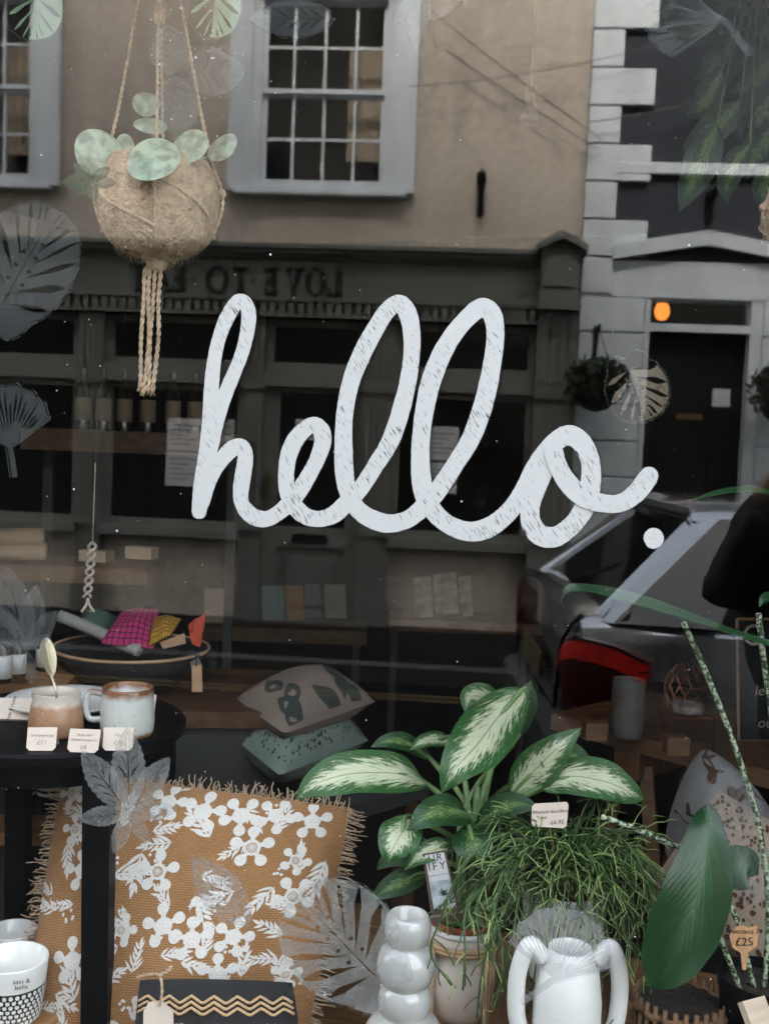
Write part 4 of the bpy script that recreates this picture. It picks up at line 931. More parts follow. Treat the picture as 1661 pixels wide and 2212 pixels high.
def fabricmat(name, col, col2, scale=170, rough=.95, weave=.35, uvs=(1, 1)):
    m, nt, N, L, bs = newmat(name); bs.inputs['Roughness'].default_value = rough; bs.inputs['Sheen Weight'].default_value = .15
    uv = N.new('ShaderNodeTexCoord'); mp = N.new('ShaderNodeMapping'); mp.inputs['Scale'].default_value = (uvs[0], uvs[1], 1); L.new(uv.outputs['UV'], mp.inputs[0])
    ck = N.new('ShaderNodeTexBrick'); ck.inputs['Scale'].default_value = scale; ck.inputs['Mortar Size'].default_value = .18; ck.inputs['Mortar Smooth'].default_value = .6; ck.inputs['Brick Width'].default_value = .9; ck.inputs['Row Height'].default_value = .55; ck.inputs['Bias'].default_value = 0
    ck.inputs['Color1'].default_value = (1, 1, 1, 1); ck.inputs['Color2'].default_value = (.6, .6, .6, 1); ck.inputs['Mortar'].default_value = (0, 0, 0, 1); L.new(mp.outputs[0], ck.inputs[0])
    nz = N.new('ShaderNodeTexNoise'); nz.inputs['Scale'].default_value = 7; nz.inputs['Detail'].default_value = 6; L.new(mp.outputs[0], nz.inputs[0])
    mx = N.new('ShaderNodeMix'); mx.data_type = 'RGBA'; mx.inputs[6].default_value = lin(col); mx.inputs[7].default_value = lin(col2)
    md = N.new('ShaderNodeMath'); md.operation = 'MULTIPLY_ADD'; md.inputs[1].default_value = .55; L.new(ck.outputs[0], md.inputs[0]); md.inputs[2].default_value = 0
    a2 = N.new('ShaderNodeMath'); a2.operation = 'MULTIPLY_ADD'; a2.inputs[1].default_value = .45; L.new(nz.outputs[0], a2.inputs[0]); L.new(md.outputs[0], a2.inputs[2]); L.new(a2.outputs[0], mx.inputs[0]); L.new(mx.outputs[2], bs.inputs['Base Color'])
    bp = N.new('ShaderNodeBump'); bp.inputs['Strength'].default_value = weave; bp.inputs['Distance'].default_value = .002; L.new(ck.outputs[0], bp.inputs['Height']); L.new(bp.outputs[0], bs.inputs['Normal'])
    return m
m_tan = fabricmat('tan_weave', (.21, .092, .030), (.58, .31, .13), 74, weave=.7)
m_print = mat('white_print', (.80, .76, .71), .95, var=.14, vs_=420, bump=.5, bs=420)
m_fringe = mat('fringe_yarn', (.46, .34, .23), .95, var=.2, vs_=60)
m_linen = mat('linen', (.40, .33, .28), .95, var=.08)

cush = empty('floral_cushion', P(380, 2330, 2.10), 'tan woven cushion with white flower print and fringe behind the table leg', 'cushion')
def cd(px, py): return P(px, py, 2.20-(py-1660)*.00012+ (0.10 if px < 150 else 0))
# leaning back: the foot of the cushion comes forward a little
tTL, tTR, tBR, tBL = P(128, 1650, 2.24), P(772, 1735, 2.16), P(648, 2400, 2.03), P(0, 2400, 2.10)
cbody, SC, cn = pillow('cushion_cover', cush, tTL, tTR, tBR, tBL, .16, m_tan, 30, .04)
fl = MB()
def st_poly(poly, lift=.0022):
    i = len(fl.v); fl.v += [SC(min(.995, max(.005, s)), min(.995, max(.005, t)), 1, lift*.6) for s, t in poly]; return i
ASP = (tTR-tTL).length/(tBL-tTL).length                        # keeps shapes round in the cloth's own frame
def blob(cx, cy_, rx, ry, ang, n=12, egg=0.0, lift=.0022):
    c_, s_ = math.cos(ang), math.sin(ang); pts = []
    for k in range(n):
        a = 2*math.pi*k/n; x = rx*math.cos(a); y = ry*math.sin(a)*(1+egg*math.cos(a)); pts.append((cx+(x*c_-y*s_)/ASP, cy_+(x*s_+y*c_)))
    i = st_poly([(cx, cy_)]+pts, lift); fl.f += [(i, i+1+k, i+1+(k+1) % n) for k in range(n)]
def lance(cx, cy_, L_, w, ang, bend=.0):
    pts = []; n = 6
    for side in (1, -1):
        rng = range(n+1) if side > 0 else range(n-1, 0, -1)
        for k in rng:
            t = k/n; x = L_*t; y = side*w*math.sin(math.pi*t**.8)+bend*L_*t*t; pts.append((x, y))
    c_, s_ = math.cos(ang), math.sin(ang); q = [(cx+(x*c_-y*s_)/ASP, cy_+(x*s_+y*c_)) for x, y in pts]; i = st_poly(q, .0020)
    m_ = len(q); fl.f += [(i+k, i+k+1, i+m_-k-1, i+(m_-k) % m_) for k in range(1, n)]+[(i, i+1, i+m_-1)]
rc = random.Random(11); rings = []
def flower(cx, cy_, r, ang, ring=False):
    for k in range(5):
        a = ang+k*1.2566; blob(cx+r*.74*math.cos(a)/ASP, cy_+r*.74*math.sin(a), r*.29, r*.27, a, 12, .1); lance(cx+r*.2*math.cos(a)/ASP, cy_+r*.2*math.sin(a), r*.5, r*.11, a)
    blob(cx, cy_, r*.40, r*.40, 0, 12, 0, .0026)
    if ring: rings.append((cx, cy_, r*.24))
def sprig(cx, cy_, r, ang):
    lance(cx, cy_, r*1.5, r*.05, ang, .1)
    for k in range(5):
        q = .1+.27*k; ex, ey = cx+r*q*math.cos(ang)/ASP, cy_+r*q*math.sin(ang)
        for sg in (-1, 1): lance(ex, ey, r*rc.uniform(.55, .85)*(1-.1*k), r*rc.uniform(.055, .08), ang+sg*rc.uniform(.5, .85), sg*rc.uniform(-.25, .05))
    lance(cx+r*1.3*math.cos(ang)/ASP, cy_+r*1.3*math.sin(ang), r*.5, r*.08, ang)
def berries(cx, cy_, r):
    for k in range(7): blob(cx+rc.uniform(-r, r)/ASP, cy_+rc.uniform(-r, r), r*.24, r*.24, 0, 7)
placed = []
for gy in range(8):
    for gx in range(8):
        cx, cy_ = (gx+.5+rc.uniform(-.28, .28)+(.5 if gy % 2 else 0))/8.3, (gy+.5+rc.uniform(-.28, .28))/8
        if not (.05 < cx < .96 and .05 < cy_ < .96): continue
        k = rc.random(); a = rc.uniform(0, 6.28)
        if k < .40: flower(cx, cy_, rc.uniform(.056, .070), a, rc.random() < .5)
        elif k < .84: sprig(cx, cy_, rc.uniform(.060, .085), a); 
        else: flower(cx, cy_, .050, a, True); sprig(cx+rc.uniform(-.03, .03), cy_+.04, .065, a+2)
        if rc.random() < .35: berries(cx+rc.uniform(-.06, .06), cy_+rc.uniform(-.06, .06), .022)
        if rc.random() < .5: sprig(cx+rc.uniform(-.07, .07), cy_+rc.uniform(-.07, .07), .058, rc.uniform(0, 6.28))
fl.build('flower_print', m_print, cush, fix=False, kind='stuff')
rg = MB()
for cx, cy_, r in rings:
    for q in range(3):
        rr = r*(1-.3*q)
        for k in range(14):
            a, b_ = k*.449, (k+1)*.449
            ps = [SC(min(.99, max(.01, cx+rr*e*math.cos(z)/ASP)), min(.99, max(.01, cy_+rr*e*math.sin(z))), 1, .0034) for e, z in ((1, a), (1, b_), (.88, b_), (.88, a))]
            rg.add(ps, [(0, 1, 2, 3)])
rg.build('flower_centres', m_tan, cush, fix=False, kind='stuff')
fr = MB(); rf = random.Random(3)
def edge_pts(k):
    out = []
    for i in range(k):
        t = i/k; out += [(SC(0, t), (tTL-tTR).normalized()), (SC(1, t), (tTR-tTL).normalized()), (SC(t, 0), (tTL-tBL).normalized())]
    return out
for p, d in edge_pts(190):
    if d.z > .7 and rf.random() < .45: L_ = rf.uniform(.004, .010)
    else: L_ = rf.uniform(.014, .030)
    q = p+d*L_+Vector((rf.gauss(0, .006), rf.gauss(0, .006), -abs(rf.gauss(0, .006)))); mdl = lerp(p, q, .5)+Vector((rf.gauss(0, .004), rf.gauss(0, .004), rf.gauss(0, .004))); fr.tube(spline([p-d*.004, mdl, q], 3), [.0011]*6+[.0007], 4)
fr.build('fringe', m_fringe, cush, kind='stuff')

# black stool table with pottery -----------------------------------------
TC = P(118, 1552, 2.26); TZ = TC.z; TR_ = .262
tbl = empty('round_table', (TC.x, TC.y, PZ), 'small round black table carrying the pottery mugs', 'table')
b = MB(); b.lathe((TC.x, TC.y, TZ), [(0, -.028), (TR_-.01, -.028), (TR_, -.02), (TR_, -.006), (TR_-.006, 0), (0, 0)], 64); b.build('table_top', m_blackp, tbl, smooth='auto')
b = MB(); b.lathe((TC.x, TC.y, TZ-.075), [(TR_-.06, 0), (TR_-.045, 0), (TR_-.045, .046), (TR_-.06, .046), (TR_-.06, 0)], 48); b.build('apron', m_blackp, tbl, smooth='auto')
legs = [(216, 2.035), (350, 2.33), (40, 2.38), (-90, 2.12)]
for lx, ld in legs:
    p = P(lx, 1660, ld); f_ = P(lx-3, 2100, ld); b = MB()
    xd, yd, zd_ = frame(0); zt = TZ-.028; h = (zt-PZ)/2; w = .0235 if lx == 216 else .021
    vs_ = []
    for z, e in ((PZ, 1.0), (zt, 1.08)):
        c0 = Vector((lerp(f_.x, p.x, (z-PZ)/(zt-PZ)), lerp(f_.y, p.y, (z-PZ)/(zt-PZ)), z))
        vs_ += [c0+xd*w*e*i+yd*w*e*j for i, j in ((-1, -1), (1, -1), (1, 1), (-1, 1))]
    b.add(vs_, [(0, 3, 2, 1), (4, 5, 6, 7), (0, 1, 5, 4), (1, 2, 6, 5), (2, 3, 7, 6), (3, 0, 4, 7)]); b.build('leg', m_blackp, tbl)
def on_table(px, d, z=None): return pz(px, TZ+.001 if z is None else z, d)
def potmat(name, body, rim, band, z0, z1, split=.75, gl=.3):
    m, nt, N, L, bs = newmat(name); bs.inputs['Roughness'].default_value = gl; bs.inputs['Coat Weight'].default_value = .25
    tc = N.new('ShaderNodeTexCoord'); sp = N.new('ShaderNodeSeparateXYZ'); L.new(tc.outputs['Object'], sp.inputs[0]); nz = N.new('ShaderNodeTexNoise'); nz.inputs['Scale'].default_value = 40; nz.inputs['Detail'].default_value = 8; L.new(tc.outputs['Object'], nz.inputs[0])
    md = N.new('ShaderNodeMath'); md.operation = 'MULTIPLY_ADD'; md.inputs[1].default_value = .02; L.new(nz.outputs[0], md.inputs[0]); L.new(sp.outputs[2], md.inputs[2])
    mr = N.new('ShaderNodeMapRange'); mr.inputs[1].default_value = z0+.01; mr.inputs[2].default_value = z1+.01; L.new(md.outputs[0], mr.inputs[0])
    cr = N.new('ShaderNodeValToRGB'); e = cr.color_ramp.elements; e[0].position = 0; e[0].color = lin(band); e[1].position = 1; e[1].color = lin(rim)
    for ps, c in ((.07, band), (.15, body), (split, body), (split+.13, rim)): k = e.new(ps); k.color = lin(c)
    L.new(mr.outputs[0], cr.inputs[0])
    n2 = N.new('ShaderNodeTexNoise'); n2.inputs['Scale'].default_value = 260; n2.inputs['Detail'].default_value = 3; L.new(tc.outputs['Object'], n2.inputs[0]); s2 = N.new('ShaderNodeMapRange'); s2.inputs[1].default_value = .62; s2.inputs[2].default_value = .7; s2.inputs[3].default_value = 1; s2.inputs[4].default_value = .45; L.new(n2.outputs[0], s2.inputs[0])
    mm = N.new('ShaderNodeMix'); mm.data_type = 'RGBA'; mm.blend_type = 'MULTIPLY'; mm.inputs[0].default_value = 1; L.new(cr.outputs[0], mm.inputs[6]); L.new(s2.outputs[0], mm.inputs[7]); L.new(mm.outputs[2], bs.inputs['Base Color'])
    return m
MD = 2.13; mc = on_table(286, MD); mr_ = 57*MD/FPX; mh = .094
m_mug = potmat('speckled_glaze', (.56, .58, .55), (.20, .085, .04), (.26, .12, .045), 0, mh, .78)
mug = empty('stoneware_mug', mc, 'speckled pale grey stoneware mug with rust brown rim on the table', 'mug')
b = MB(); b.lathe(mc, [(0, 0), (mr_*.93, 0), (mr_*1.0, .006), (mr_*1.03, mh*.3), (mr_*1.0, mh*.8), (mr_*.97, mh*.97), (mr_*.95, mh), (mr_*.91, mh*.98), (mr_*.93, mh*.5), (mr_*.88, .008), (0, .006)], 48); b.build('cup', m_mug, mug, smooth=True)
xd, yd, zd_ = frame(0)
b = MB(); b.tube(spline([mc-xd*mr_*.95+ZU*mh*.82, mc-xd*(mr_+.024)+ZU*mh*.84, mc-xd*(mr_+.030)+ZU*mh*.55, mc-xd*(mr_+.022)+ZU*mh*.30, mc-xd*mr_*.96+ZU*mh*.30], 7), .0062, 10); b.build('handle', m_mug, mug, smooth=True)
JD = 2.12; jc = on_table(130, JD); jr = 60*JD/FPX; jh = .082
m_jug = potmat('toasted_clay', (.36, .20, .115), (.62, .55, .47), (.34, .17, .09), 0, jh, .66, .4)
jug = empty('clay_jug', jc, 'toasted brown clay jug with a white dipped rim on the table', 'jug')
b = MB(); b.lathe(jc, [(0, 0), (jr*.96, 0), (jr*1.0, .005), (jr*.97, jh*.4), (jr*.88, jh*.74), (jr*.83, jh*.80), (jr*.88, jh*.9), (jr*.86, jh*.97), (jr*.88, jh), (jr*.82, jh*.98), (jr*.8, jh*.8), (jr*.88, .01), (0, .008)], 48); b.build('jug_body', m_jug, jug, smooth=True)
m_spoon = mat('brushed_brass', (.62, .56, .40), .35, metal=.7, var=.1, bump=.1, bs=120)
spn = empty('leaf_spoon', jc+ZU*.03, 'pale brass leaf shaped teaspoon standing in the brown jug', 'spoon')
b = MB(); b.tube(spline([jc+ZU*.02, P(122, 1500, JD-.02), P(110, 1455, JD)], 6), .0028, 8); b.build('stem', m_spoon, spn, smooth=True)
sb = [P(112, 1462, JD), P(106, 1430, JD), P(100, 1400, JD), P(98, 1378, JD)]
b = MB(); lf = leaf('bowl', sb, 17*JD/FPX, m_spoon, spn, face=-_F, cup=-.25, wave=0, prof=lambda t: math.sin(math.pi*min(1, t*.96+.02))**.6, nu=5, nv=20)
b = MB(); b.tube(sb, .0012, 6); b.build('leaf_rib', m_spoon, spn, smooth=True)
def tent(px, py, d, w, h, rot, label, lines, opn=.02):
    xd, yd, zd_ = frame(rot); c = P(px, py, d); c = Vector((c.x, c.y, TZ+.001)); t = .0007
    root = empty('price_card', c, label, 'price card', 'folded price cards on the black table')
    top = c+ZU*h+yd*opn*.9
    f0, f1 = c-xd*w/2, c+xd*w/2; up = (top-c).normalized(); b = MB(); r_ = .006
    def rr(o): return [o-xd*(w/2-r_), o+xd*(w/2-r_), o+xd*w/2+up*r_, o+xd*w/2+up*(top-c).length, o-xd*w/2+up*(top-c).length, o-xd*w/2+up*r_]
    b.prism(rr(c), (0, 0, 0), tuple(yd*t)); b.build('front_flap', m_card, root)
    b = MB(); bk = c+yd*opn*2.2; u2 = (top-bk).normalized(); q = [bk-xd*w/2, bk+xd*w/2, top+xd*w/2+yd*t*1.5, top-xd*w/2+yd*t*1.5]; b.prism(q, (0, 0, 0), tuple(yd*t)); b.build('back_flap', m_card, root)
    for s_, yy, sz in lines: put_text('handwriting', s_, c+up*yy*h-yd*.0006+xd*(0), xd, up, sz, m_pencil, root, shear=.25)
CD = 2.03
tent(88, 1612, CD, .052, .038, 8, 'cream folded price card before the brown jug, leftmost of three', [('Stoneware Jug', .68, .007), ('£11', .30, .011)])
tent(178, 1616, CD, .056, .038, 0, 'cream folded price card lying square, middle of the three', [('Brass leaf', .78, .007), ('shaped teaspoon', .55, .007), ('£8', .16, .011)])
tent(254, 1610, CD+.02, .054, .038, 9, 'cream folded price card before the grey mug, rightmost of three', [('Mug', .68, .008), ('£15', .30, .011)])
# kraft folder with cord, white plate, tray behind
xd, yd, zd_ = frame(2)
fo = empty('kraft_folder', on_table(20, 2.22), 'kraft card packet with printed lettering and cord lying on the table', 'packet')
fc = on_table(18, 2.20, TZ+.006); up = (ZU*.62+yd*.78).normalized(); b = MB(); tbox(b, fc+up*.02, xd, up, xd.cross(up), .085, .026, .003); b.build('packet_card', m_card, fo)
b = MB(); tbox(b, fc+up*.02-xd*.060-xd.cross(up)*.0035, xd, up, xd.cross(up), .011, .008, .001); b.build('cut_window', m_ink, fo)
nv = -xd.cross(up)
if nv.dot(-_F) < 0: nv = -nv
put_text('print', 'Pane & Hume', fc+up*.020+xd*.012+nv*.0036, up, -xd, .011, m_ink, fo)
b = MB(); rope(b, [fc+xd*.06+up*.045+nv*.008, fc+xd*.066+up*.03+nv*.012, fc+xd*.058+up*.015+nv*.010, fc+xd*.064+up*.0+nv*.012], .004); b.build('cord', m_linen, fo)
pc = on_table(150, 2.30); b = MB(); b.lathe(pc, [(0, 0), (.07, 0), (.11, .012), (.125, .022), (.122, .024), (.105, .016), (.07, .005), (0, .004)], 48)
tag(b.build('white_plate', m_whitec, None, smooth=True), 'shallow white plate behind the pottery on the table', 'plate')
xd2, yd2, _ = frame(-4); b = MB(); c = on_table(322, 2.25); tbox(b, c+ZU*.02+yd2*.0, xd2, (ZU*.9+yd2*.4).normalized(), xd2.cross((ZU*.9+yd2*.4).normalized()), .022, .030, .001)
tag(b.build('price_label', m_card), 'blank cream card leaning behind the speckled mug', 'card')

# cups at the lower left --------------------------------------------------
m_dash = mat('black_glaze', (.015, .015, .016), .3)
def cup(px, py, d, rpx, h, label, patterned, zb):
    c = P(px, py, d); c = Vector((c.x, c.y, zb)); r = rpx*d/FPX
    root = empty('white_cup', c, label, 'cup', 'white cups in the lower left corner')
    b = MB(); b.lathe(c, [(0, 0), (r*.72, 0), (r*.78, .004), (r*.92, h*.5), (r*1.0, h*.97), (r*.99, h), (r*.95, h*.985), (r*.86, h*.4), (r*.7, .01), (0, .008)], 44); b.build('cup_body', m_whitec, root, smooth=True)
    if patterned:
        b = MB()
        for row in range(7):
            z = h*(.09+.078*row); rr = r*interp([(0, .75), (.04, .78), (.5, .92), (1, 1.0)], z/h)*1.012
            for k in range(34):
                a = (k+.5*(row % 2))*2*math.pi/34; t = Vector((-math.sin(a), math.cos(a), 0)); o = Vector((math.cos(a), math.sin(a), 0)); p = c+o*rr+ZU*z
                hw_, hh = r*.060, h*.032
                b.add([p-t*hw_*.5-ZU*hh, p+t*hw_*.5-ZU*hh, p+t*hw_-ZU*hh*.2, p+t*hw_*.7+ZU*hh, p-t*hw_*.7+ZU*hh, p-t*hw_-ZU*hh*.2], [tuple(range(6))])
        b.build('white_ovals', m_whitec, root, fix=False, kind='stuff')
        b = MB(); b.lathe(c, [(r*interp([(0, .75), (.04, .78), (.5, .92), (1, 1.0)], q)*1.006, h*q) for q in (.05, .2, .35, .5, .62)], 44); b.build('black_band', m_dash, root, smooth=True)
    return root, c, r
k1, c1, r1 = cup(26, 2050, 2.20, 52, .105, 'plain white cup standing behind the dash patterned cup', False, P(28, 2122, 2.20).z)
k2, c2, r2 = cup(26, 2120, 2.05, 76, .115, 'white cup with rows of black dashes in the lower left corner', True, P(42, 2202, 2.05).z)
ad = (EYE-c2); ad.z = 0; ad.normalize(); tx = ZU.cross(ad)
put_text('print', 'sass &', c2+ad*(r2*1.02)+ZU*.094+tx*.016, tx, ZU, .012, m_ink, k2); put_text('print', 'belle', c2+ad*(r2*1.01)+ZU*.083+tx*.016, tx, ZU, .012, m_ink, k2)
bx = MB(); z_ = c2.z; bx.bbox(c2.x-.12, c2.x+.07, c2.y-.07, c2.y+.085, PZ+.001, z_-.001, c=.004); bx.bbox(c2.x-.14, c2.x+.04, c2.y+.09, c2.y+.28, PZ+.001, c1.z-.001, c=.004)
tag(bx.build('stepped_block', m_wood), 'stepped wooden block under the white cups', 'block')

# black pouch with stitched zigzags --------------------------------------
m_pouch = fabricmat('black_wool', (.010, .010, .011), (.028, .028, .030), 120)
m_stitch = mat('gold_stitch', (.60, .40, .22), .9, var=.2, vs_=200, bump=.4, bs=400)
m_stitchw = mat('white_stitch', (.72, .70, .68), .9)
pou = empty('black_pouch', P(465, 2330, 1.99), 'black woven pouch with gold zigzag stitching before the cushion', 'pouch')
pb, SP, pn = pillow('pouch_body', pou, P(296, 2112, 1.985), P(638, 2118, 1.965), P(668, 2420, 1.93), P(276, 2420, 1.95), .035, m_pouch, 20, .01)
zz_ = MB()
for row in range(3):
    pts = []
    for k in range(0, 49):
        s = .015+.97*k/48; ph_ = (s*7.0) % 1; t = .11+.042*row+(.055*abs(2*ph_-1)); pts.append(SP(s, t, 1, .002))
    zz_.tube(pts, .0027, 5)
zz_.build('zigzag_stitching', m_stitch, pou, smooth=True, kind='stuff')
for k, (s, m) in enumerate(((.27, m_stitch), (.55, m_stitch), (.84, m_stitchw))):
    w = MB()
    for q in range(-3, 4):
        for sg in (-1, 1):
            L_ = .055-.010*abs(q); w.tube([SP(s+q*.017-L_*.55, .335+sg*L_*.5, 1, .002), SP(s+q*.017+L_*.55, .335-sg*L_*.5, 1, .002)], .0016, 4)
    w.build('snowflake_stitch', m, pou, kind='stuff')
tg = empty('kraft_tag', P(350, 2180, 1.955), 'blank cream swing tag tied with twine to the black pouch', 'tag')
b = MB(); tp = [P(x, y, 1.948) for x, y in ((322, 2166), (350, 2162), (374, 2186), (376, 2260), (308, 2260), (310, 2184))]; b.prism(tp, (0, 0, 0), tuple(_F*.0008)); b.build('tag_card', m_card, tg)
b = MB(); rope(b, [P(345, 2176, 1.944), P(350, 2140, 1.94), P(344, 2108, 1.955), P(320, 2106, 1.96), P(296, 2112, 1.965)], .0024); rope(b, [P(344, 2108, 1.952), P(362, 2098, 1.95), P(372, 2088, 1.955)], .003); b.build('twine', m_jute, tg)

# bowl of textiles, bottles, crate behind the table -----------------------
m_basket = mat('black_basket', (.016, .014, .013), .8, var=.3, vs_=40, bump=.5)
BD = 2.85; bc = P(285, 1400, BD); br = 165*BD/FPX
bow = empty('black_bowl', bc-ZU*.10, 'wide black bowl basket heaped with folded textiles', 'bowl')
b = MB(); b.lathe(bc, [(0, -.10), (br*.55, -.10), (br*.82, -.05), (br*1.0, .0), (br*.985, .004), (br*.8, -.045), (br*.5, -.085), (0, -.088)], 48); b.build('bowl_shell', m_basket, bow, smooth=True)
b = MB(); b.tube([bc+Vector((math.cos(a)*br, math.sin(a)*br, .003)) for a in [k*2*math.pi/60 for k in range(61)]], .0042, 6); b.build('woven_rim', m_kraft, bow, smooth=True)
def checkmat(name, a, c, sc):
    m, nt, N, L, bs = newmat(name); bs.inputs['Roughness'].default_value = .95; tc = N.new('ShaderNodeTexCoord'); bk = N.new('ShaderNodeTexBrick'); bk.offset = 0; bk.inputs['Scale'].default_value = sc; bk.inputs['Mortar Size'].default_value = .1; bk.inputs['Brick Width'].default_value = 1; bk.inputs['Row Height'].default_value = 1
    bk.inputs['Color1'].default_value = lin(a); bk.inputs['Color2'].default_value = lin([v*.85 for v in a]); bk.inputs['Mortar'].default_value = lin(c); L.new(tc.outputs['UV'], bk.inputs[0]); L.new(bk.outputs[0], bs.inputs['Base Color']); return m
def cloth(px4, d, m, label, name='folded_cloth', th=.05, grp='folded textiles in the black bowl'):
    r = empty(name, P(px4[3][0], px4[3][1], d), label, 'cloth', grp); pillow('cloth_body', r, *[P(x, y, d+dd) for x, y, dd in px4], th, m, 12, .02); return r
cloth([(265, 1318, .06), (345, 1312, .06), (335, 1405, -.06), (212, 1392, -.06)], 2.84, checkmat('magenta_check', (.42, .03, .13), (.05, .01, .03), 9), 'magenta checked cloth folded in the black bowl')
cloth([(330, 1332, .06), (395, 1335, .06), (368, 1372, -.04), (318, 1400, -.04)], 2.82, checkmat('mustard_check', (.50, .27, .03), (.08, .04, .01), 8), 'mustard checked cloth folded in the black bowl')
cloth([(405, 1350, .02), (446, 1322, .02), (432, 1400, -.02), (415, 1392, -.02)], 2.78, mat('red_cloth', (.45, .07, .04), .95, var=.2), 'red cloth corner poking out of the black bowl', th=.03)
cloth([(180, 1318, .06), (255, 1330, .06), (240, 1372, -.02), (170, 1350, -.02)], 2.9, mat('green_cloth', (.06, .10, .08), .95, var=.2), 'dark green cloth at the back of the black bowl')
b = MB(); b.tube(spline([P(128, 1330, 2.86), P(200, 1360, 2.84), P(275, 1396, 2.80), P(300, 1406, 2.78)], 5), .016, 10); tag(b.build('rolled_cloth', mat('grey_linen', (.30, .29, .27), .95, var=.15), None, smooth=True), 'grey rolled cloth lying across the black bowl', 'cloth', 'folded textiles in the black bowl')
b = MB(); q = [P(345, 1388, 2.74), P(398, 1368, 2.76), P(402, 1390, 2.73), P(352, 1402, 2.72)]; b.prism(q, (0, 0, 0), tuple(_F*.001)); tag(b.build('kraft_label', m_kraft), 'brown kraft label on the cloths in the bowl', 'tag')
tg2 = empty('hanging_tag', P(425, 1480, 2.68), 'brown kraft tag dangling from the bowl on black thread', 'tag')
b = MB(); b.prism([P(414, 1438, 2.68), P(436, 1436, 2.68), P(437, 1495, 2.68), P(415, 1495, 2.68)], (0, 0, 0), tuple(_F*.001)); b.build('tag_card', m_kraft, tg2)
b = MB(); b.tube(spline([P(408, 1385, 2.70), P(422, 1410, 2.69), P(425, 1440, 2.678)], 5), .0015, 5); b.build('thread', m_black, tg2)
b = MB(); b.prism([P(410, 1432, 2.70), P(428, 1420, 2.70), P(436, 1436, 2.70), P(416, 1452, 2.70)], (0, 0, 0), tuple(_F*.002)); b.build('silver_clip', m_rim, tg2)
xd, yd, zd_ = frame(6); zt = (bc-ZU*.101).z; sidebd = empty('side_cabinet', (bc.x, bc.y, 0), 'dark wooden cabinet carrying the black bowl', 'cabinet')
b = MB(); tbox(b, Vector((bc.x, bc.y, zt-.02))+xd*-.02, xd, yd, ZU, .40, .24, .0195); b.build('cabinet_top', m_shelf_dim, sidebd)
b = MB(); tbox(b, Vector((bc.x, bc.y, (zt-.04)/2))+xd*-.02, xd, yd, ZU, .38, .22, (zt-.042)/2); b.build('cabinet_body', m_dark, sidebd)
m_label = mat('tan_label', (.22, .16, .11), .8)
m_amber = mat('amber_bottle', (.02, .012, .008), .1, var=.1)
for k, (x, y, d, s_, lb_) in enumerate(((4, 1430, 2.50, 1.0, 'white labelled dark bottle at the left edge, nearest'), (38, 1425, 2.62, .85, 'white labelled dark bottle second from the left edge'), (94, 1412, 2.78, .8, 'white labelled dark bottle half hidden behind the leaf spoon'))):
    c = P(x, y+44*s_, d); r = 21*s_*d/FPX; root = empty('dark_bottle', c, lb_, 'bottle', 'white labelled bottles behind the table')
    b = MB(); b.lathe(c, [(0, 0), (r, 0), (r, r*3.4), (r*.8, r*4.0), (r*.35, r*4.3), (r*.35, r*5), (0, r*5)], 24); b.build('bottle_glass', m_amber, root, smooth='auto')
    b = MB(); b.lathe(c, [(r*1.015, r*.5), (r*1.015, r*2.9)], 24); b.build('label', m_paper, root, smooth=True)
    b = MB(); b.lathe(c, [(r*.45, r*4.6), (r*.45, r*5.5), (0, r*5.5)], 16); b.build('cap', m_black, root, smooth='auto')
cr_ = empty('wooden_crate', P(10, 1560, 2.62), 'oiled wooden crate with bottles at the left edge', 'crate')
xd, yd, zd_ = frame(4); cc = P(0, 1477, 2.62); 
for k in range(3):
    b = MB(); tbox(b, cc-ZU*(.018+.062*k)-yd*.12, xd, yd, ZU, .15, .01, .029); b.build('slat', m_wood, cr_)
b = MB(); tbox(b, cc-ZU*.006+yd*.06, xd, yd, ZU, .15, .165, .005); b.build('crate_top', m_wood, cr_)
b = MB(); tbox(b, cc-ZU*.10+xd*.14+yd*.04, xd, yd, ZU, .01, .15, .09); tbox(b, cc-ZU*.10-xd*.14+yd*.04, xd, yd, ZU, .01, .15, .09); b.build('crate_side', m_wood, cr_)
b = MB(); zc = (cc-ZU*.19).z; tbox(b, Vector((cc.x, cc.y, zc/2))+yd*.05, xd, yd, ZU, .2, .17, zc/2-.002); tag(b.build('crate_stand', m_dark), 'dark plinth under the wooden crate', 'plinth')
# shelf under the table height with striped jar
sh = empty('low_shelf', P(50, 1790, 2.55), 'low oiled wood shelf seen between the black table legs', 'shelf')
c = P(30, 1765, 2.55); b = MB(); tbox(b, c, xd, yd, ZU, .26, .14, .014); b.build('shelf_board', m_wood, sh); b = MB(); tbox(b, Vector((c.x, c.y, c.z/2-.01))+yd*.02, xd, yd, ZU, .02, .1, c.z/2-.006); b.build('shelf_post', m_dark, sh)
for x, lb_ in ((48, 'black jar with white stripes on the low shelf'), (108, 'black jar with white stripes on the low shelf, right one half hidden')):
    c = P(x, 1748, 2.50); r = 28*2.5/FPX; root = empty('striped_jar', c, lb_, 'jar', 'striped jars on the low shelf'); b = MB(); b.lathe(c, [(0, 0), (r*.95, 0), (r, .006), (r, .088), (r*.94, .092), (0, .092)], 28); b.build('jar_body', m_blackp, root, smooth='auto')
    for q in range(3): b = MB(); b.lathe(c, [(r*1.012, .036+q*.013), (r*1.02, .039+q*.013), (r*1.012, .043+q*.013)], 28); b.build('white_stripe', m_whitec, root, smooth=True)
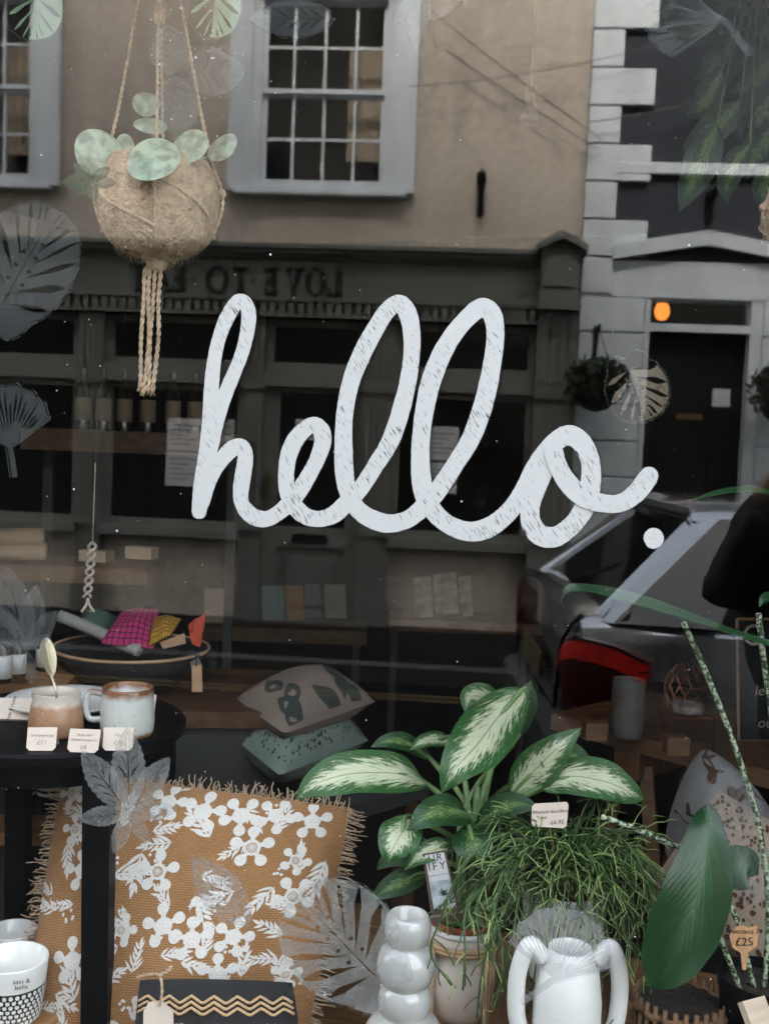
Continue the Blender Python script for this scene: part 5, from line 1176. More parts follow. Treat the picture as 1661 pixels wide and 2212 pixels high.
# plaited cord
pr_ = MB(); d = 2.45
for ply in range(2):
    pr_.tube([P(200+8*math.sin(k*.62+ply*math.pi)-k*.35, 1172+k*3.6, d+.004*math.cos(k*.62+ply*math.pi)) for k in range(34)], .0032, 6)
for e in (-1, 1): pr_.tube(spline([P(190, 1292, d), P(190+e*4, 1308, d), P(190+e*14, 1322, d)], 4), .003, 5)
pr_.tube([P(200, 1172, d), P(206, 1000, d+.02)], .0012, 5); tag(pr_.build('plaited_cord', m_linen, None, smooth=True), 'pale plaited cord hanging above the bowl', 'cord')

# back shelves ------------------------------------------------------------
def shelf(px0, px1, py, d, label, hgt=45, rot=3):
    a, b_ = P(px0, py, d), P(px1, py, d); L_ = (b_-a).length/2; c = (a+b_)/2; c.z = P((px0+px1)/2, py, d).z; xd, yd, zd_ = frame(rot)
    r = empty('wall_shelf', (c.x, c.y, c.z), label, 'shelf'); m = MB(); tbox(m, c, xd, yd, ZU, L_, .12, hgt*d/FPX/2); m.build('shelf_board', m_shelf_dim, r)
    m = MB()
    for e in (-.9, .9): tbox(m, Vector((c.x, c.y, c.z/2))+xd*L_*e+yd*.10, xd, yd, ZU, .015, .015, c.z/2-.03)
    m.build('upright', m_dark, r); return c
s1 = shelf(70, 520, 955, 3.6, 'long oiled wood shelf with bottles behind the tassel')
for k, x in enumerate((178, 222, 268, 318, 372, 420, 462)):
    p = P(x, 930-4+k*1.6, 3.5); p.z = s1.z+.034; r = .024; root = empty('shelf_bottle', p, ['leftmost', 'second', 'third', 'fourth', 'fifth', 'sixth', 'rightmost'][k]+' dark bottle with a tan label on the shelf behind the tassel', 'bottle', 'tan labelled bottles on the shelf')
    b = MB(); b.lathe(p, [(0, 0), (r, 0), (r, .12), (r*.4, .15), (r*.35, .19), (0, .19)], 20); b.build('bottle_glass', m_amber, root, smooth='auto'); b = MB(); b.lathe(p, [(r*1.02, .03), (r*1.02, .10)], 20); b.build('label', m_label, root, smooth=True)
m_roll = mat('oat_linen', (.30, .21, .14), .9, var=.1)
s0 = shelf(-60, 330, 1228, 3.1, 'wide oiled shelf stacked with folded linen at the left', 34)
for k, (x0, x1, y) in enumerate(((-20, 100, 1192), (-40, 96, 1160))):
    a, b_ = P(x0, y, 3.02), P(x1, y, 3.02); b = MB(); b.tube([a, lerp(a, b_, .5), b_], .024, 12); tag(b.build('linen_roll', m_roll, None, smooth=True), ['lower', 'upper'][k]+' roll of oat coloured linen on the left shelf', 'linen roll')
for k, (x0, x1, y0, y1) in enumerate(((170, 228, 1188, 1212), (270, 326, 1180, 1206))):
    b = MB(); b.prism([P(x0, y0, 3.04), P(x1, y0+4, 3.04), P(x1, y1+4, 3.04), P(x0, y1, 3.04)], (0, 0, 0), tuple(_F*.10)); tag(b.build('linen_stack', m_roll), ['pale folded linen on the left shelf below the plaited cord', 'pale folded linen on the left shelf right of the plaited cord'][k], 'linen')
s2 = shelf(440, 790, 1362, 4.6, 'middle oiled shelf with propped books and cards', 30)
for k, (x0, x1, y0, col, lb_) in enumerate(((440, 482, 1272, (.30, .22, .17), 'beige card propped at the left of the middle shelf'), (565, 618, 1266, (.10, .145, .13), 'teal book propped on the middle shelf'), (612, 654, 1266, (.22, .10, .03), 'orange book propped on the middle shelf'), (658, 690, 1262, (.06, .07, .07), 'black book propped on the middle shelf'), (700, 745, 1262, (.17, .135, .10), 'brown book propped at the right of the middle shelf'))):
    b = MB(); b.prism([P(x0, y0, 4.56), P(x1, y0, 4.56), P(x1+4, y0+74, 4.5), P(x0+2, y0+74, 4.5)], (0, 0, 0), tuple(_F*.012)); tag(b.build('propped_book', mat('book_cover', col, .7)), lb_, 'book', 'books on the middle shelf')
s3 = shelf(840, 1160, 1345, 4.6, 'right oiled shelf holding printed cards behind the lettering', 24)
m_printc = mat('printed_card', (.18, .15, .135), .8, var=.6, vs_=30)
for k, (x0, x1, y0) in enumerate(((892, 930, 1248), (936, 985, 1240), (990, 1016, 1246))):
    b = MB(); b.prism([P(x0, y0, 4.56), P(x1, y0-4, 4.56), P(x1+6, y0+84, 4.52), P(x0+5, y0+88, 4.52)], (0, 0, 0), tuple(_F*.006)); tag(b.build('printed_card', m_printc), ['leftmost', 'middle', 'rightmost'][k]+' patterned card on the right shelf', 'card', 'printed cards on the right shelf')
# background cushions
def leafyprint(S, nm, root, m, seed, n=12):
    b = MB(); r = random.Random(seed)
    for k in range(n):
        s, t, a = r.uniform(.1, .9), r.uniform(.1, .9), r.uniform(-.5, .9)+1.2; L_ = r.uniform(.28, .42); pts = []
        for i in range(13):
            q = i/12; x = L_*q; y = .075*math.sin(math.pi*q); pts.append((x, y))
        pts += [(x, -y) for x, y in reversed(pts[1:-1])]
        ps = [S(min(.98, max(.02, s+x*math.cos(a)-y*math.sin(a))), min(.98, max(.02, t+x*math.sin(a)+y*math.cos(a))), 1, .002) for x, y in pts]; m_ = len(ps); i0 = len(b.v)
        b.v += ps; b.f += [(i0+k2, i0+k2+1, i0+m_-k2-1, i0+(m_-k2) % m_) for k2 in range(1, 12)]+[(i0, i0+1, i0+m_-1)]
    b.build(nm, m, root, fix=False, kind='stuff')
def dots(S, nm, root, m, seed, n, r0, r1):
    b = MB(); r = random.Random(seed)
    for k in range(n):
        s, t, q = r.uniform(.03, .97), r.uniform(.03, .97), r.uniform(r0, r1); e = r.uniform(.6, 1)
        i0 = len(b.v); b.v += [S(min(.99, max(.01, s+q*math.cos(a*.785)*e)), min(.99, max(.01, t+q*math.sin(a*.785))), 1, .0018) for a in range(8)]; b.f.append(tuple(range(i0, i0+8)))
    b.build(nm, m, root, fix=False, kind='stuff')
q1 = empty('leafy_cushion', P(600, 1600, 2.7), 'beige cushion with dark leaf print in the dim middle of the shop', 'cushion')
_, S1, _ = pillow('cushion_cover', q1, P(505, 1508, 2.76), P(690, 1448, 3.12), P(815, 1516, 2.88), P(612, 1588, 2.55), .15, mat('beige_cloth', (.21, .165, .135), .95, var=.05), 26, .02, .06); leafyprint(S1, 'leaf_print', q1, mat('dark_teal', (.035, .045, .04), .9), 6, 8)
q2 = empty('dotted_cushion', P(650, 1690, 2.6), 'mint cushion with small black dots under the leafy cushion', 'cushion')
_, S2, _ = pillow('cushion_cover', q2, P(498, 1592, 2.72), P(690, 1530, 3.1), P(800, 1600, 2.86), P(602, 1678, 2.50), .17, mat('mint_cloth', (.18, .23, .19), .95, var=.05), 26, .02, .06); dots(S2, 'dot_print', q2, m_dash, 5, 520, .008, .015)
st = empty('cushion_stool', P(640, 1900, 2.75), 'dark bench carrying the stacked cushions', 'bench'); c = P(660, 1690, 2.80); xd, yd, zd_ = frame(45); b = MB(); tbox(b, c-ZU*.02, xd, yd, ZU, .24, .2, .018); b.build('bench_top', m_dark, st)
for i, j in ((-1, -1), (1, -1), (1, 1), (-1, 1)):
    b = MB(); tbox(b, Vector((c.x, c.y, (c.z-.04)/2))+xd*.2*i+yd*.16*j, xd, yd, ZU, .02, .02, (c.z-.042)/2); b.build('leg', m_wood_d, st)
# pendant lamps seen faintly
for k, (x, y, d, lb_) in enumerate(((1145, 235, 3.0, 'white bell pendant lamp, unlit, left of the quoins'), (925, 85, 3.3, 'small white pendant lamp, unlit, right of the sash window'))):
    c = P(x, y, d); r = empty('pendant_lamp', c, lb_, 'pendant lamp', 'unlit pendant lamps'); b = MB(); b.lathe(c, [(.028, -.035), (.031, -.03), (.018, .0), (.013, .03), (.013, .06), (0, .062)], 24); b.build('shade', m_whitec, r, smooth=True); b = MB(); b.tube([c+ZU*.06, Vector((c.x, c.y, 2.955))], .003, 5); b.build('flex', m_paper, r)
# ------------------------------------------------------------------ plants and vases on the right
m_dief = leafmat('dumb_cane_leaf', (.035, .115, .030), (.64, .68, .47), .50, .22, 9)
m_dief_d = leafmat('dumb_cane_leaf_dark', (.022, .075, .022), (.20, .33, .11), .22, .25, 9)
m_deep = leafmat('deep_green_leaf', (.009, .040, .012), (.022, .075, .022), .25, .3, 5, gloss=.33, trl=.10, rib_b=.05)
m_hang = leafmat('hanging_leaf', (.020, .055, .024), (.15, .26, .09), .26, .25, 8, trl=.2)
m_soil = mat('soil', (.020, .014, .010), .95, var=.5, vs_=60, bump=1, bs=120)
m_terra = mat('terracotta', (.30, .065, .028), .7, var=.1)
m_rattan = mat('rattan', (.42, .26, .14), .55, var=.2, vs_=30, bump=.1)
m_potc = mat('cream_pot', (.60, .52, .46), .5, var=.05, bump=.03)
m_vase = mat('smoke_glaze', (.42, .415, .395), .12, var=.10, vs_=7, coat=.8, bump=.02, bs=25)
m_mott = mat('mottled_stalk', (.34, .40, .27), .5, vs_=150, col2=(.02, .04, .015), stretch=(1, 1, 1), detail=2, ramp=(.47, .53))
m_zeb = m_mott

# dumb cane in a cream pot on a rattan stand
PD = 1.98; pcx = P(1000, 2000, PD); pr0 = 76*PD/FPX; ptop = pcx.z; pbot = P(1000, 2205, PD).z
stand = empty('rattan_stand', (pcx.x, pcx.y, PZ), 'bent rattan plant stand round the cream pot', 'plant stand')
pot = empty('cream_pot', (pcx.x, pcx.y, pbot), 'rounded cream pot with a white rim holding the variegated plant', 'plant pot')
h = ptop-pbot
b = MB(); b.lathe((pcx.x, pcx.y, pbot), [(0, 0), (pr0*.62, 0), (pr0*.95, h*.16), (pr0*1.12, h*.42), (pr0*1.08, h*.62), (pr0*.92, h*.82), (pr0*.95, h*.86), (pr0*.95, h*.97), (pr0*.9, h*.98), (pr0*.86, h*.9)], 48); b.build('pot_body', m_potc, pot, smooth=True)
b = MB(); b.lathe((pcx.x, pcx.y, ptop), [(pr0*.97, -h*.02), (pr0*1.0, 0), (pr0*.98, .006), (pr0*.9, .006), (pr0*.86, -.01)], 48); b.build('white_rim', m_whitec, pot, smooth=True)
b = MB(); b.lathe((pcx.x, pcx.y, ptop+.004), [(pr0*.84, -.02), (pr0*.88, .004), (pr0*.90, .012), (pr0*.84, .013), (pr0*.80, -.012), (0, -.012)], 48); b.build('inner_pot', m_terra, pot, smooth=True)
b = MB(); b.lathe((pcx.x, pcx.y, ptop-.004), [(pr0*.79, -.004), (pr0*.5, .002), (0, .004)], 24); b.build('soil', m_soil, pot, smooth=True)
ring = lambda z, r, n=40: [Vector((pcx.x+r*math.cos(k*2*math.pi/n), pcx.y+r*math.sin(k*2*math.pi/n), z)) for k in range(n+1)]
for z_, rr in ((ptop-h*.12, pr0*1.05), (ptop-h*.16, pr0*1.06)):
    b = MB(); b.tube(ring(z_, rr), .0045, 8); b.build('top_hoop', m_rattan, stand, smooth=True)
for k in range(4):
    a = YAW-math.pi/2+R(38)+k*math.pi/2; o = Vector((math.cos(a), math.sin(a), 0)); t = Vector((-o.y, o.x, 0)); c0 = Vector((pcx.x, pcx.y, 0))
    for q in range(3):
        b = MB(); b.tube([c0+o*pr0*1.16+t*(q-1)*.007+ZU*(PZ+.003), c0+o*pr0*1.17+t*(q-1)*.007+ZU*(ptop-h*.13)], .0042, 7); b.build('upright_cane', m_rattan, stand, smooth=True)
    b = MB()
    for zq_ in (0, 1, 2, 3): b.tube([c0+o*pr0*1.17+ZU*(PZ+h*.42+zq_*.006)+(o*math.cos(w_)*.010+t*math.sin(w_)*.018) for w_ in [i*.524 for i in range(13)]], .003, 6)
    b.build('cane_binding', m_rattan, stand, smooth=True)
    a2 = a+math.pi/4
    for q in range(2):
        pts = []
        for i in range(21):
            u = i/20*2-1; aa = a2+u*(math.pi/4-.10-.05*q); zz = PZ+.012+(h*.86-.03*q)*(1-abs(u)**2.6); ro = pr0*1.19; pts.append(c0+Vector((math.cos(aa)*ro, math.sin(aa)*ro, zz)))
        b = MB(); b.tube(pts, .0042, 7); b.build('arch_cane', m_rattan, stand, smooth=True)
dief = empty('dumb_cane_plant', (pcx.x, pcx.y, ptop), 'variegated dumb cane plant with large cream and green leaves', 'plant')
DL = [ # midrib pixels with depth offsets, half width px, material, face tilt
    ([(920, 1692, .02), (860, 1672, -.05), (760, 1672, -.10), (680, 1695, -.12), (638, 1728, -.12)], 50, m_dief, (.0, .75)),
    ([(1135, 1492, .08), (1080, 1545, .02), (1030, 1610, -.06), (985, 1660, -.10), (954, 1714, -.10)], 62, m_dief, (-.15, .35)),
    ([(1165, 1702, .0), (1230, 1678, -.03), (1310, 1690, -.06), (1360, 1712, -.06), (1394, 1730, -.05)], 46, m_dief, (.05, .7)),
    ([(1105, 1720, .02), (1150, 1670, .0), (1200, 1620, -.02), (1256, 1572, -.02)], 46, m_dief, (.2, .5)),
    ([(890, 1765, -.04), (868, 1800, -.08), (848, 1835, -.10), (838, 1866, -.10)], 44, m_dief, (-.2, .35)),
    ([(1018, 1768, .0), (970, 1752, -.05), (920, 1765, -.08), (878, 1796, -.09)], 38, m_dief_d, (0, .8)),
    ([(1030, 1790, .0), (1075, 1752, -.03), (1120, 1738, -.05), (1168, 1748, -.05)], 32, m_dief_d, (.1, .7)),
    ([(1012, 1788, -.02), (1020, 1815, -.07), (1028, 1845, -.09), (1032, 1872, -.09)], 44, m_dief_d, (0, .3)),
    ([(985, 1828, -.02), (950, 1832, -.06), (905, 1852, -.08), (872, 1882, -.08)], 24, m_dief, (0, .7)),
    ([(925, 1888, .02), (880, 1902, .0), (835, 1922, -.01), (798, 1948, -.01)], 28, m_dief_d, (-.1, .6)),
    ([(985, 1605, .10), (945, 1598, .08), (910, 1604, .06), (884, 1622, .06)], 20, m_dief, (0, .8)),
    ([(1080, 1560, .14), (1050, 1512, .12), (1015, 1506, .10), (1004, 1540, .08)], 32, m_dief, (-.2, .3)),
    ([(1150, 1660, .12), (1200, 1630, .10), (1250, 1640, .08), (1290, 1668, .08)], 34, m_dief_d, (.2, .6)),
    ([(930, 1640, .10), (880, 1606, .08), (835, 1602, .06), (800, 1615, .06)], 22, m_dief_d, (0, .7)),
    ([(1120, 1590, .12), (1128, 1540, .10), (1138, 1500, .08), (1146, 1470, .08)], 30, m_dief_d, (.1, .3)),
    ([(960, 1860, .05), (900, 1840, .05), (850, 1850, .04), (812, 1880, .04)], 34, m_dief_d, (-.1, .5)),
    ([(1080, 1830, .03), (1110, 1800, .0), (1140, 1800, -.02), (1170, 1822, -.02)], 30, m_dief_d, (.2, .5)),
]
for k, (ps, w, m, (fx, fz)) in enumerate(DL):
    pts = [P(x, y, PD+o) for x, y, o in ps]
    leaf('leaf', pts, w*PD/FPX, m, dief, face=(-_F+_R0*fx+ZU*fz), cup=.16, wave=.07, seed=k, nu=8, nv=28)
    b = MB(); base = Vector((pcx.x+random.uniform(-.02, .02), pcx.y+random.uniform(-.02, .02), ptop)); knee = P(1025+random.uniform(-25, 25), lerp(ps[0][1], 1960, .45), PD+.03)
    b.tube(spline([base, knee, pts[0], pts[1]], 6), [.0055]*12+[.004]*6+[.0015], 7); b.build('leaf_stalk', m_stemg, dief, smooth=True)
b = MB(); b.tube(spline([Vector((pcx.x, pcx.y, ptop-.01)), P(1022, 1850, PD+.02), P(1034, 1700, PD+.04)], 6), [.011]*6+[.009]*6+[.006], 10); b.build('cane_stem', m_stemg, dief, smooth=True)
# printed plant tag in the pot
ptg = empty('plant_tag', P(970, 1990, 1.90), 'tall brown edged plant tag with white print stuck in the cream pot', 'plant tag')
tq = [P(912, 1846, 1.90), P(962, 1838, 1.90), P(1002, 1990, 1.90), P(934, 1996, 1.90)]
m_tagb = mat('tag_brown', (.10, .065, .05), .5)
b = MB(); b.prism(tq, (0, 0, 0), tuple(_F*.0012)); b.build('tag_backing', m_tagb, ptg)
def tquv(u, v, l=.0008): return lerp(lerp(tq[0], tq[1], u), lerp(tq[3], tq[2], u), v)-_F*l
b = MB(); b.add([tquv(.1, .02), tquv(.92, .02), tquv(.88, .80), tquv(.12, .80)], [(0, 1, 2, 3)]); b.build('white_panel', m_paper, ptg, fix=False)
b = MB(); b.add([tquv(.12, .40, .0012), tquv(.90, .40, .0012), tquv(.88, .80, .0012), tquv(.14, .80, .0012)], [(0, 1, 2, 3)]); b.build('picture', mat('tag_picture', (.42, .46, .50), .6, var=.4, vs_=40), ptg, fix=False)
b = MB()
for k in range(7):
    a = R(20+k*23); c0 = (.5, .62); L_ = .2+.05*(k % 2); tip = (c0[0]+L_*math.cos(a)*1.2, c0[1]-L_*math.sin(a)*.55); nn = (.03, .01); b.add([tquv(c0[0], c0[1], .0016), tquv((c0[0]+tip[0])/2-nn[0], (c0[1]+tip[1])/2-nn[1], .0016), tquv(*tip, .0016), tquv((c0[0]+tip[0])/2+nn[0], (c0[1]+tip[1])/2+nn[1], .0016)], [(0, 1, 2, 3)])
b.build('pictured_plant', mat('ink_green', (.03, .05, .025), .6), ptg, fix=False)
tx_, ty_ = (tq[1]-tq[0]).normalized(), (tq[0]-tq[3]).normalized()
put_text('print', 'UR', tquv(.5, .12, .0016), tx_, ty_, .017, m_ink, ptg, spacing=1.2); put_text('print', 'IFY', tquv(.5, .245, .0016), tx_, ty_, .019, m_ink, ptg, spacing=1.3)
put_text('print', 'breath of nature', tquv(.5, .33, .0016), tx_, ty_, .0052, m_slate, ptg, spacing=1.3); put_text('print', 'PUREGREED.COM', tquv(.52, .90, .0016), tx_, ty_, .0055, m_paper, ptg, spacing=1.3)

# bubble vase
VD = 1.80; vc = P(872, 2212, VD); vc = Vector((vc.x, vc.y, PZ+.001)); k_ = VD/FPX
m_r = lambda px: px*k_
b = MB(); zv = [P(872, y, VD).z-PZ-.001 for y in (2540, 2305, 2190, 2124, 2034, 1966)]; zt = zv[-1]; prof = []
def bub(z0, z1, rmax, rneck0, rneck1, n=9):
    for i in range(n+1):
        t = i/n; base = lerp(rneck0, rneck1, t); prof.append((base+(rmax-base)*math.sin(math.pi*t)**.62, lerp(z0, z1, t)))
bub(0.0, zv[1], m_r(98), m_r(80), m_r(62)); bub(zv[1]+.0005, zv[2], m_r(88), m_r(62), m_r(50)); bub(zv[2]+.0005, zv[3], m_r(58), m_r(49), m_r(48)); bub(zv[3]+.0005, zv[4], m_r(64), m_r(47), m_r(42)); bub(zv[4]+.0005, zt, m_r(51), m_r(41), m_r(40))
prof += [(m_r(36), zt*.995), (m_r(32), zt*.93), (0, zt*.85)]
b.lathe(vc, [(0, 0)]+prof, 56); tag(b.build('bubble_vase', m_vase, None, smooth=True), 'stacked bubble vase in glossy pale grey glaze at bottom centre', 'vase')

# two handled white vase
WD = 1.72; wc = P(1222, 2230, WD); wz = PZ+.001; wt = P(1225, 2040, WD).z
vz = empty('handled_vase', (wc.x, wc.y, wz), 'matt white vase with two loop handles at bottom right', 'vase'); hh = wt-wz; q_ = WD/FPX
m_matt = mat('matt_white', (.64, .635, .62), .4, var=.05, vs_=14, bump=.05, bs=70)
b = MB(); b.lathe((wc.x, wc.y, wz), [(0, 0), (58*q_, 0), (68*q_, hh*.06), (74*q_, hh*.5), (73*q_, hh*.80), (64*q_, hh*.92), (50*q_, hh*.97), (46*q_, hh*1.0), (42*q_, hh*.99), (50*q_, hh*.9), (58*q_, hh*.6), (0, hh*.3)], 48); b.build('vase_body', m_matt, vz, smooth=True)
for s_ in (-1, 1):
    o = _R0*s_; c0 = Vector((wc.x, wc.y, wz)); b = MB(); b.tube(spline([c0+o*56*q_+ZU*hh*.95, c0+o*88*q_+ZU*hh*1.00, c0+o*110*q_+ZU*hh*.88, c0+o*104*q_+ZU*hh*.70, c0+o*62*q_+ZU*hh*.58], 8), .0135, 14); b.build('handle', m_matt, vz, smooth=True)

# rhipsalis in a white pot
RD = 1.90; rcx = P(1222, 1905, RD); rr0 = 94*RD/FPX
RZ = P(1222, 2120, RD).z; bb = MB(); bb.bbox(rcx.x-.09, rcx.x+.09, rcx.y-.08, rcx.y+.09, PZ+.001, RZ-.002, c=.004); tag(bb.build('display_block', m_wood_d), 'wooden block lifting the white ribbed pot', 'block')
rp = empty('white_pot', Vector((rcx.x, rcx.y, RZ)), 'white ribbed pot with a red nursery pot inside, under the trailing plant', 'plant pot')
hz = P(1222, 1912, RD).z
b = MB(); vs_, fs = [], []; n = 72
pf = [(.0, RZ), (.70, RZ+.0), (.74, RZ+.006), (.88, lerp(RZ, hz, .5)), (1.0, hz-.006), (1.0, hz), (.95, hz), (.9, hz-.03)]
for r, z in pf:
    for k in range(n): a = 2*math.pi*k/n; e = 1+.012*math.cos(a*24); vs_.append((rcx.x+rr0*r*e*math.cos(a), rcx.y+rr0*r*e*math.sin(a), z))
for i in range(len(pf)-1):
    for k in range(n): fs.append((i*n+k, i*n+(k+1) % n, (i+1)*n+(k+1) % n, (i+1)*n+k))
b.add(vs_, fs); b.build('pot_body', m_whitec, rp, smooth=True)
b = MB(); b.lathe((rcx.x, rcx.y, hz), [(rr0*.66, -.05), (rr0*.76, .03), (rr0*.80, .032), (rr0*.80, .044), (rr0*.74, .044), (rr0*.72, .03), (0, .03)], 40); b.build('nursery_pot', m_terra, rp, smooth=True)
rh = empty('rhipsalis_plant', Vector((rcx.x, rcx.y, hz+.03)), 'bushy green mistletoe cactus with thin trailing stems', 'plant')
m_rh1 = mat('rhipsalis_stem', (.040, .080, .020), .45, var=.35, vs_=14); m_rh2 = mat('rhipsalis_tip', (.20, .28, .09), .45, var=.3, vs_=14)
g1, g2, g3 = MB(), MB(), MB(); rg_ = random.Random(21); c0 = Vector((rcx.x, rcx.y, hz+.035))
def stem(p, dr, L_, droop, r, dest, seg=4, lv=0):
    pts = [p]; v = dr.normalized(); st_ = L_/6
    for i in range(6): v = (v+Vector((0, 0, -droop))+Vector((rg_.gauss(0, .10), rg_.gauss(0, .10), rg_.gauss(0, .08)))).normalized(); pts.append(pts[-1]+v*st_)
    for i, q in enumerate(pts):
        if q.y < .03: q.y = .03
    dest.tube(pts, [r]*6+[r*.8], seg); return pts, v
for k in range(330):
    a = rg_.uniform(0, 2*math.pi); el = rg_.uniform(.05, 1.25); rad = rr0*.6*math.sqrt(rg_.random())
    p = c0+Vector((math.cos(a)*rad, math.sin(a)*rad, rg_.uniform(-.01, .02))); d = Vector((math.cos(a)*math.cos(el), math.sin(a)*math.cos(el), math.sin(el)))
    L_ = rg_.uniform(.05, .13) if rg_.random() < .72 else rg_.uniform(.13, .24); dp = rg_.uniform(.10, .28) if L_ < .13 else rg_.uniform(.30, .46)
    pts, v = stem(p, d, L_, dp, .0015, g1)
    for q in range(rg_.randint(2, 5)):
        nd = (v+Vector((rg_.gauss(0, .7), rg_.gauss(0, .7), rg_.gauss(0, .55)))).normalized()
        pt2, v2 = stem(pts[-1 if q < 3 else 3], nd, rg_.uniform(.018, .048), .10, .00115, g2 if rg_.random() < .5 else g1, 4)
        if rg_.random() < .45: stem(pt2[-1], (v2+Vector((rg_.gauss(0, .8), rg_.gauss(0, .8), rg_.gauss(0, .6)))).normalized(), rg_.uniform(.012, .03), .05, .001, g2, 3)
# long trailers traced in front of the pots
for tr in ([(1240, 1800), (1150, 1795), (1060, 1815), (990, 1890), (950, 1990), (930, 2060), (975, 2130)], [(1180, 1830), (1110, 1850), (1075, 1930), (1060, 2020), (1040, 2110), (1030, 2200)], [(1160, 1850), (1090, 1880), (1010, 1960), (1005, 2060), (1000, 2140)],
           [(1200, 1840), (1130, 1900), (1110, 2010), (1090, 2110), (1100, 2200)], [(1290, 1830), (1370, 1860), (1400, 1950), (1405, 2060), (1380, 2150)], [(1260, 1850), (1340, 1930), (1360, 2030), (1345, 2120)], [(1250, 1790), (1330, 1800), (1390, 1880), (1420, 1990)],
           [(1175, 1860), (1150, 1960), (1160, 2060), (1140, 2190)], [(1230, 1860), (1260, 1960), (1240, 2080), (1260, 2200)], [(1150, 1835), (1050, 1900), (1030, 1990), (1065, 2080), (1100, 2160)], [(1190, 1850), (1080, 1930), (1085, 2040), (1125, 2130), (1190, 2180)]):
    pts = spline([P(x, y, RD-.02-.13*min(1, i/2.5)) for i, (x, y) in enumerate(tr)], 6); g1.tube(pts, .0017, 5)
    for q in range(3, len(pts)-1, 3):
        for e in range(2):
            t = (pts[q+1]-pts[q]).normalized(); nd = (t+Vector((rg_.gauss(0, .7), rg_.gauss(0, .35), rg_.gauss(0, .4)))).normalized(); stem(pts[q], nd, rg_.uniform(.02, .06), .12, .0012, g2 if e else g1, 4)
g1.build('stems', m_rh1, rh, smooth=True, fix=False, kind='stuff'); g2.build('stem_tips', m_rh2, rh, smooth=True, fix=False, kind='stuff')
cardr = empty('plant_label', P(1186, 1785, 1.84), 'white hand lettered plant label pushed into the trailing plant', 'plant label')
lq = [(1155, 1737), (1224, 1733), (1228, 1740), (1224, 1784), (1217, 1790), (1153, 1786), (1148, 1780), (1149, 1744)]
b = MB(); b.prism([P(x, y, 1.82) for x, y in lq], (0, 0, 0), tuple(_F*.001)); b.build('label_card', m_card, cardr)
b = MB(); b.tube([P(1186, 1780, 1.823), P(1200, 1860, 1.86)], .0015, 5); b.build('label_stick', m_wood, cardr)
lx = (P(1224, 1733, 1.819)-P(1155, 1737, 1.819)).normalized(); ly = (P(1155, 1737, 1.819)-P(1150, 1784, 1.819)).normalized()
put_text('handwriting', 'Rhipsalis baccifera', P(1188, 1757, 1.8195), lx, ly, .0078, m_ink, cardr, shear=.1); put_text('handwriting', 'Toxic', P(1170, 1770, 1.8195), lx, ly, .0078, m_ink, cardr); put_text('handwriting', '£6.95', P(1203, 1781, 1.8195), lx, ly, .010, m_ink, cardr)

# big arrow leaf plant at the right
ar = empty('arrow_leaf_plant', P(1620, 2150, 1.72), 'tall plant with a dark green arrow shaped leaf and mottled stalks', 'plant')
AD = 1.66
leaf('leaf', [P(1528, 1738, AD+.03), P(1532, 1800, AD), P(1520, 1900, AD-.02), P(1482, 2010, AD-.03), P(1440, 2090, AD-.03), P(1406, 2142, AD-.02)], 90*AD/FPX, m_deep, ar, face=(-_F+_R0*-.15+ZU*-.08), cup=.30, wave=.06, prof=lambda t: interp([(0, .04), (.08, .30), (.25, .62), (.45, .92), (.6, 1.0), (.75, .80), (.88, .45), (1, 0)], t), hw2=68*AD/FPX, nv=40, seed=2)
leaf('leaf', [P(1540, 1905, AD+.02), P(1580, 1880, AD+.01), P(1615, 1870, AD+.01), P(1640, 1890, AD+.02)], 48*AD/FPX, m_deep, ar, face=(-_F+ZU*.3), cup=.15, wave=.04, seed=3)
leaf('leaf', [P(1690, 1402, AD), P(1600, 1378, AD), P(1480, 1340, AD-.01), P(1380, 1308, AD-.01), P(1290, 1284, AD), P(1230, 1280, AD), P(1209, 1306, AD+.01)], 30*AD/FPX, m_deep, ar, face=(-_F*.28+ZU*1.0), cup=.45, wave=.05, seed=4, nv=40, prof=lambda t: interp([(0, .35), (.3, .9), (.6, 1.0), (.85, .6), (1, .02)], t))
leaf('leaf', [P(1720, 1096, AD), P(1640, 1066, AD), P(1560, 1068, AD), P(1480, 1084, AD)], 22*AD/FPX, m_deep, ar, face=(-_F*.25+ZU), cup=.4, wave=.03, seed=5)
leaf('leaf', [P(1720, 1340, AD+.1), P(1680, 1300, AD+.1), P(1655, 1296, AD+.1), P(1640, 1312, AD+.1)], 24*AD/FPX, m_deep, ar, face=(-_F*.4+ZU), cup=.3, seed=6)
for pts in ([(1476, 1345), (1515, 1430), (1560, 1540), (1600, 1650), (1640, 1790), (1660, 1960), (1650, 2140)], [(1638, 1325), (1650, 1430), (1668, 1560), (1690, 1760), (1680, 2140)], [(1300, 1765), (1370, 1790), (1440, 1822), (1500, 1850), (1580, 1960), (1630, 2140)], [(1520, 1925), (1545, 2000), (1600, 2140)]):
    n = len(pts); b = MB(); b.tube(spline([P(x, y, AD+.03+.05*i/n) for i, (x, y) in enumerate(pts)], 7), .0043, 8); b.build('mottled_stalk', m_mott, ar, smooth=True)
bp_ = P(1650, 2110, 1.75); kp = empty('black_pot', (bp_.x, bp_.y, PZ), 'black plastic pot of dark soil in the lower right corner', 'plant pot'); r = 96*1.75/FPX; hz2 = bp_.z
b = MB(); b.lathe((bp_.x, bp_.y, PZ), [(0, .001), (r*.72, .001), (r*.95, hz2-PZ-.02), (r*1.0, hz2-PZ-.018), (r*1.0, hz2-PZ), (r*.95, hz2-PZ), (r*.93, hz2-PZ-.02)], 44); b.build('pot_body', m_blackp, kp, smooth='auto')
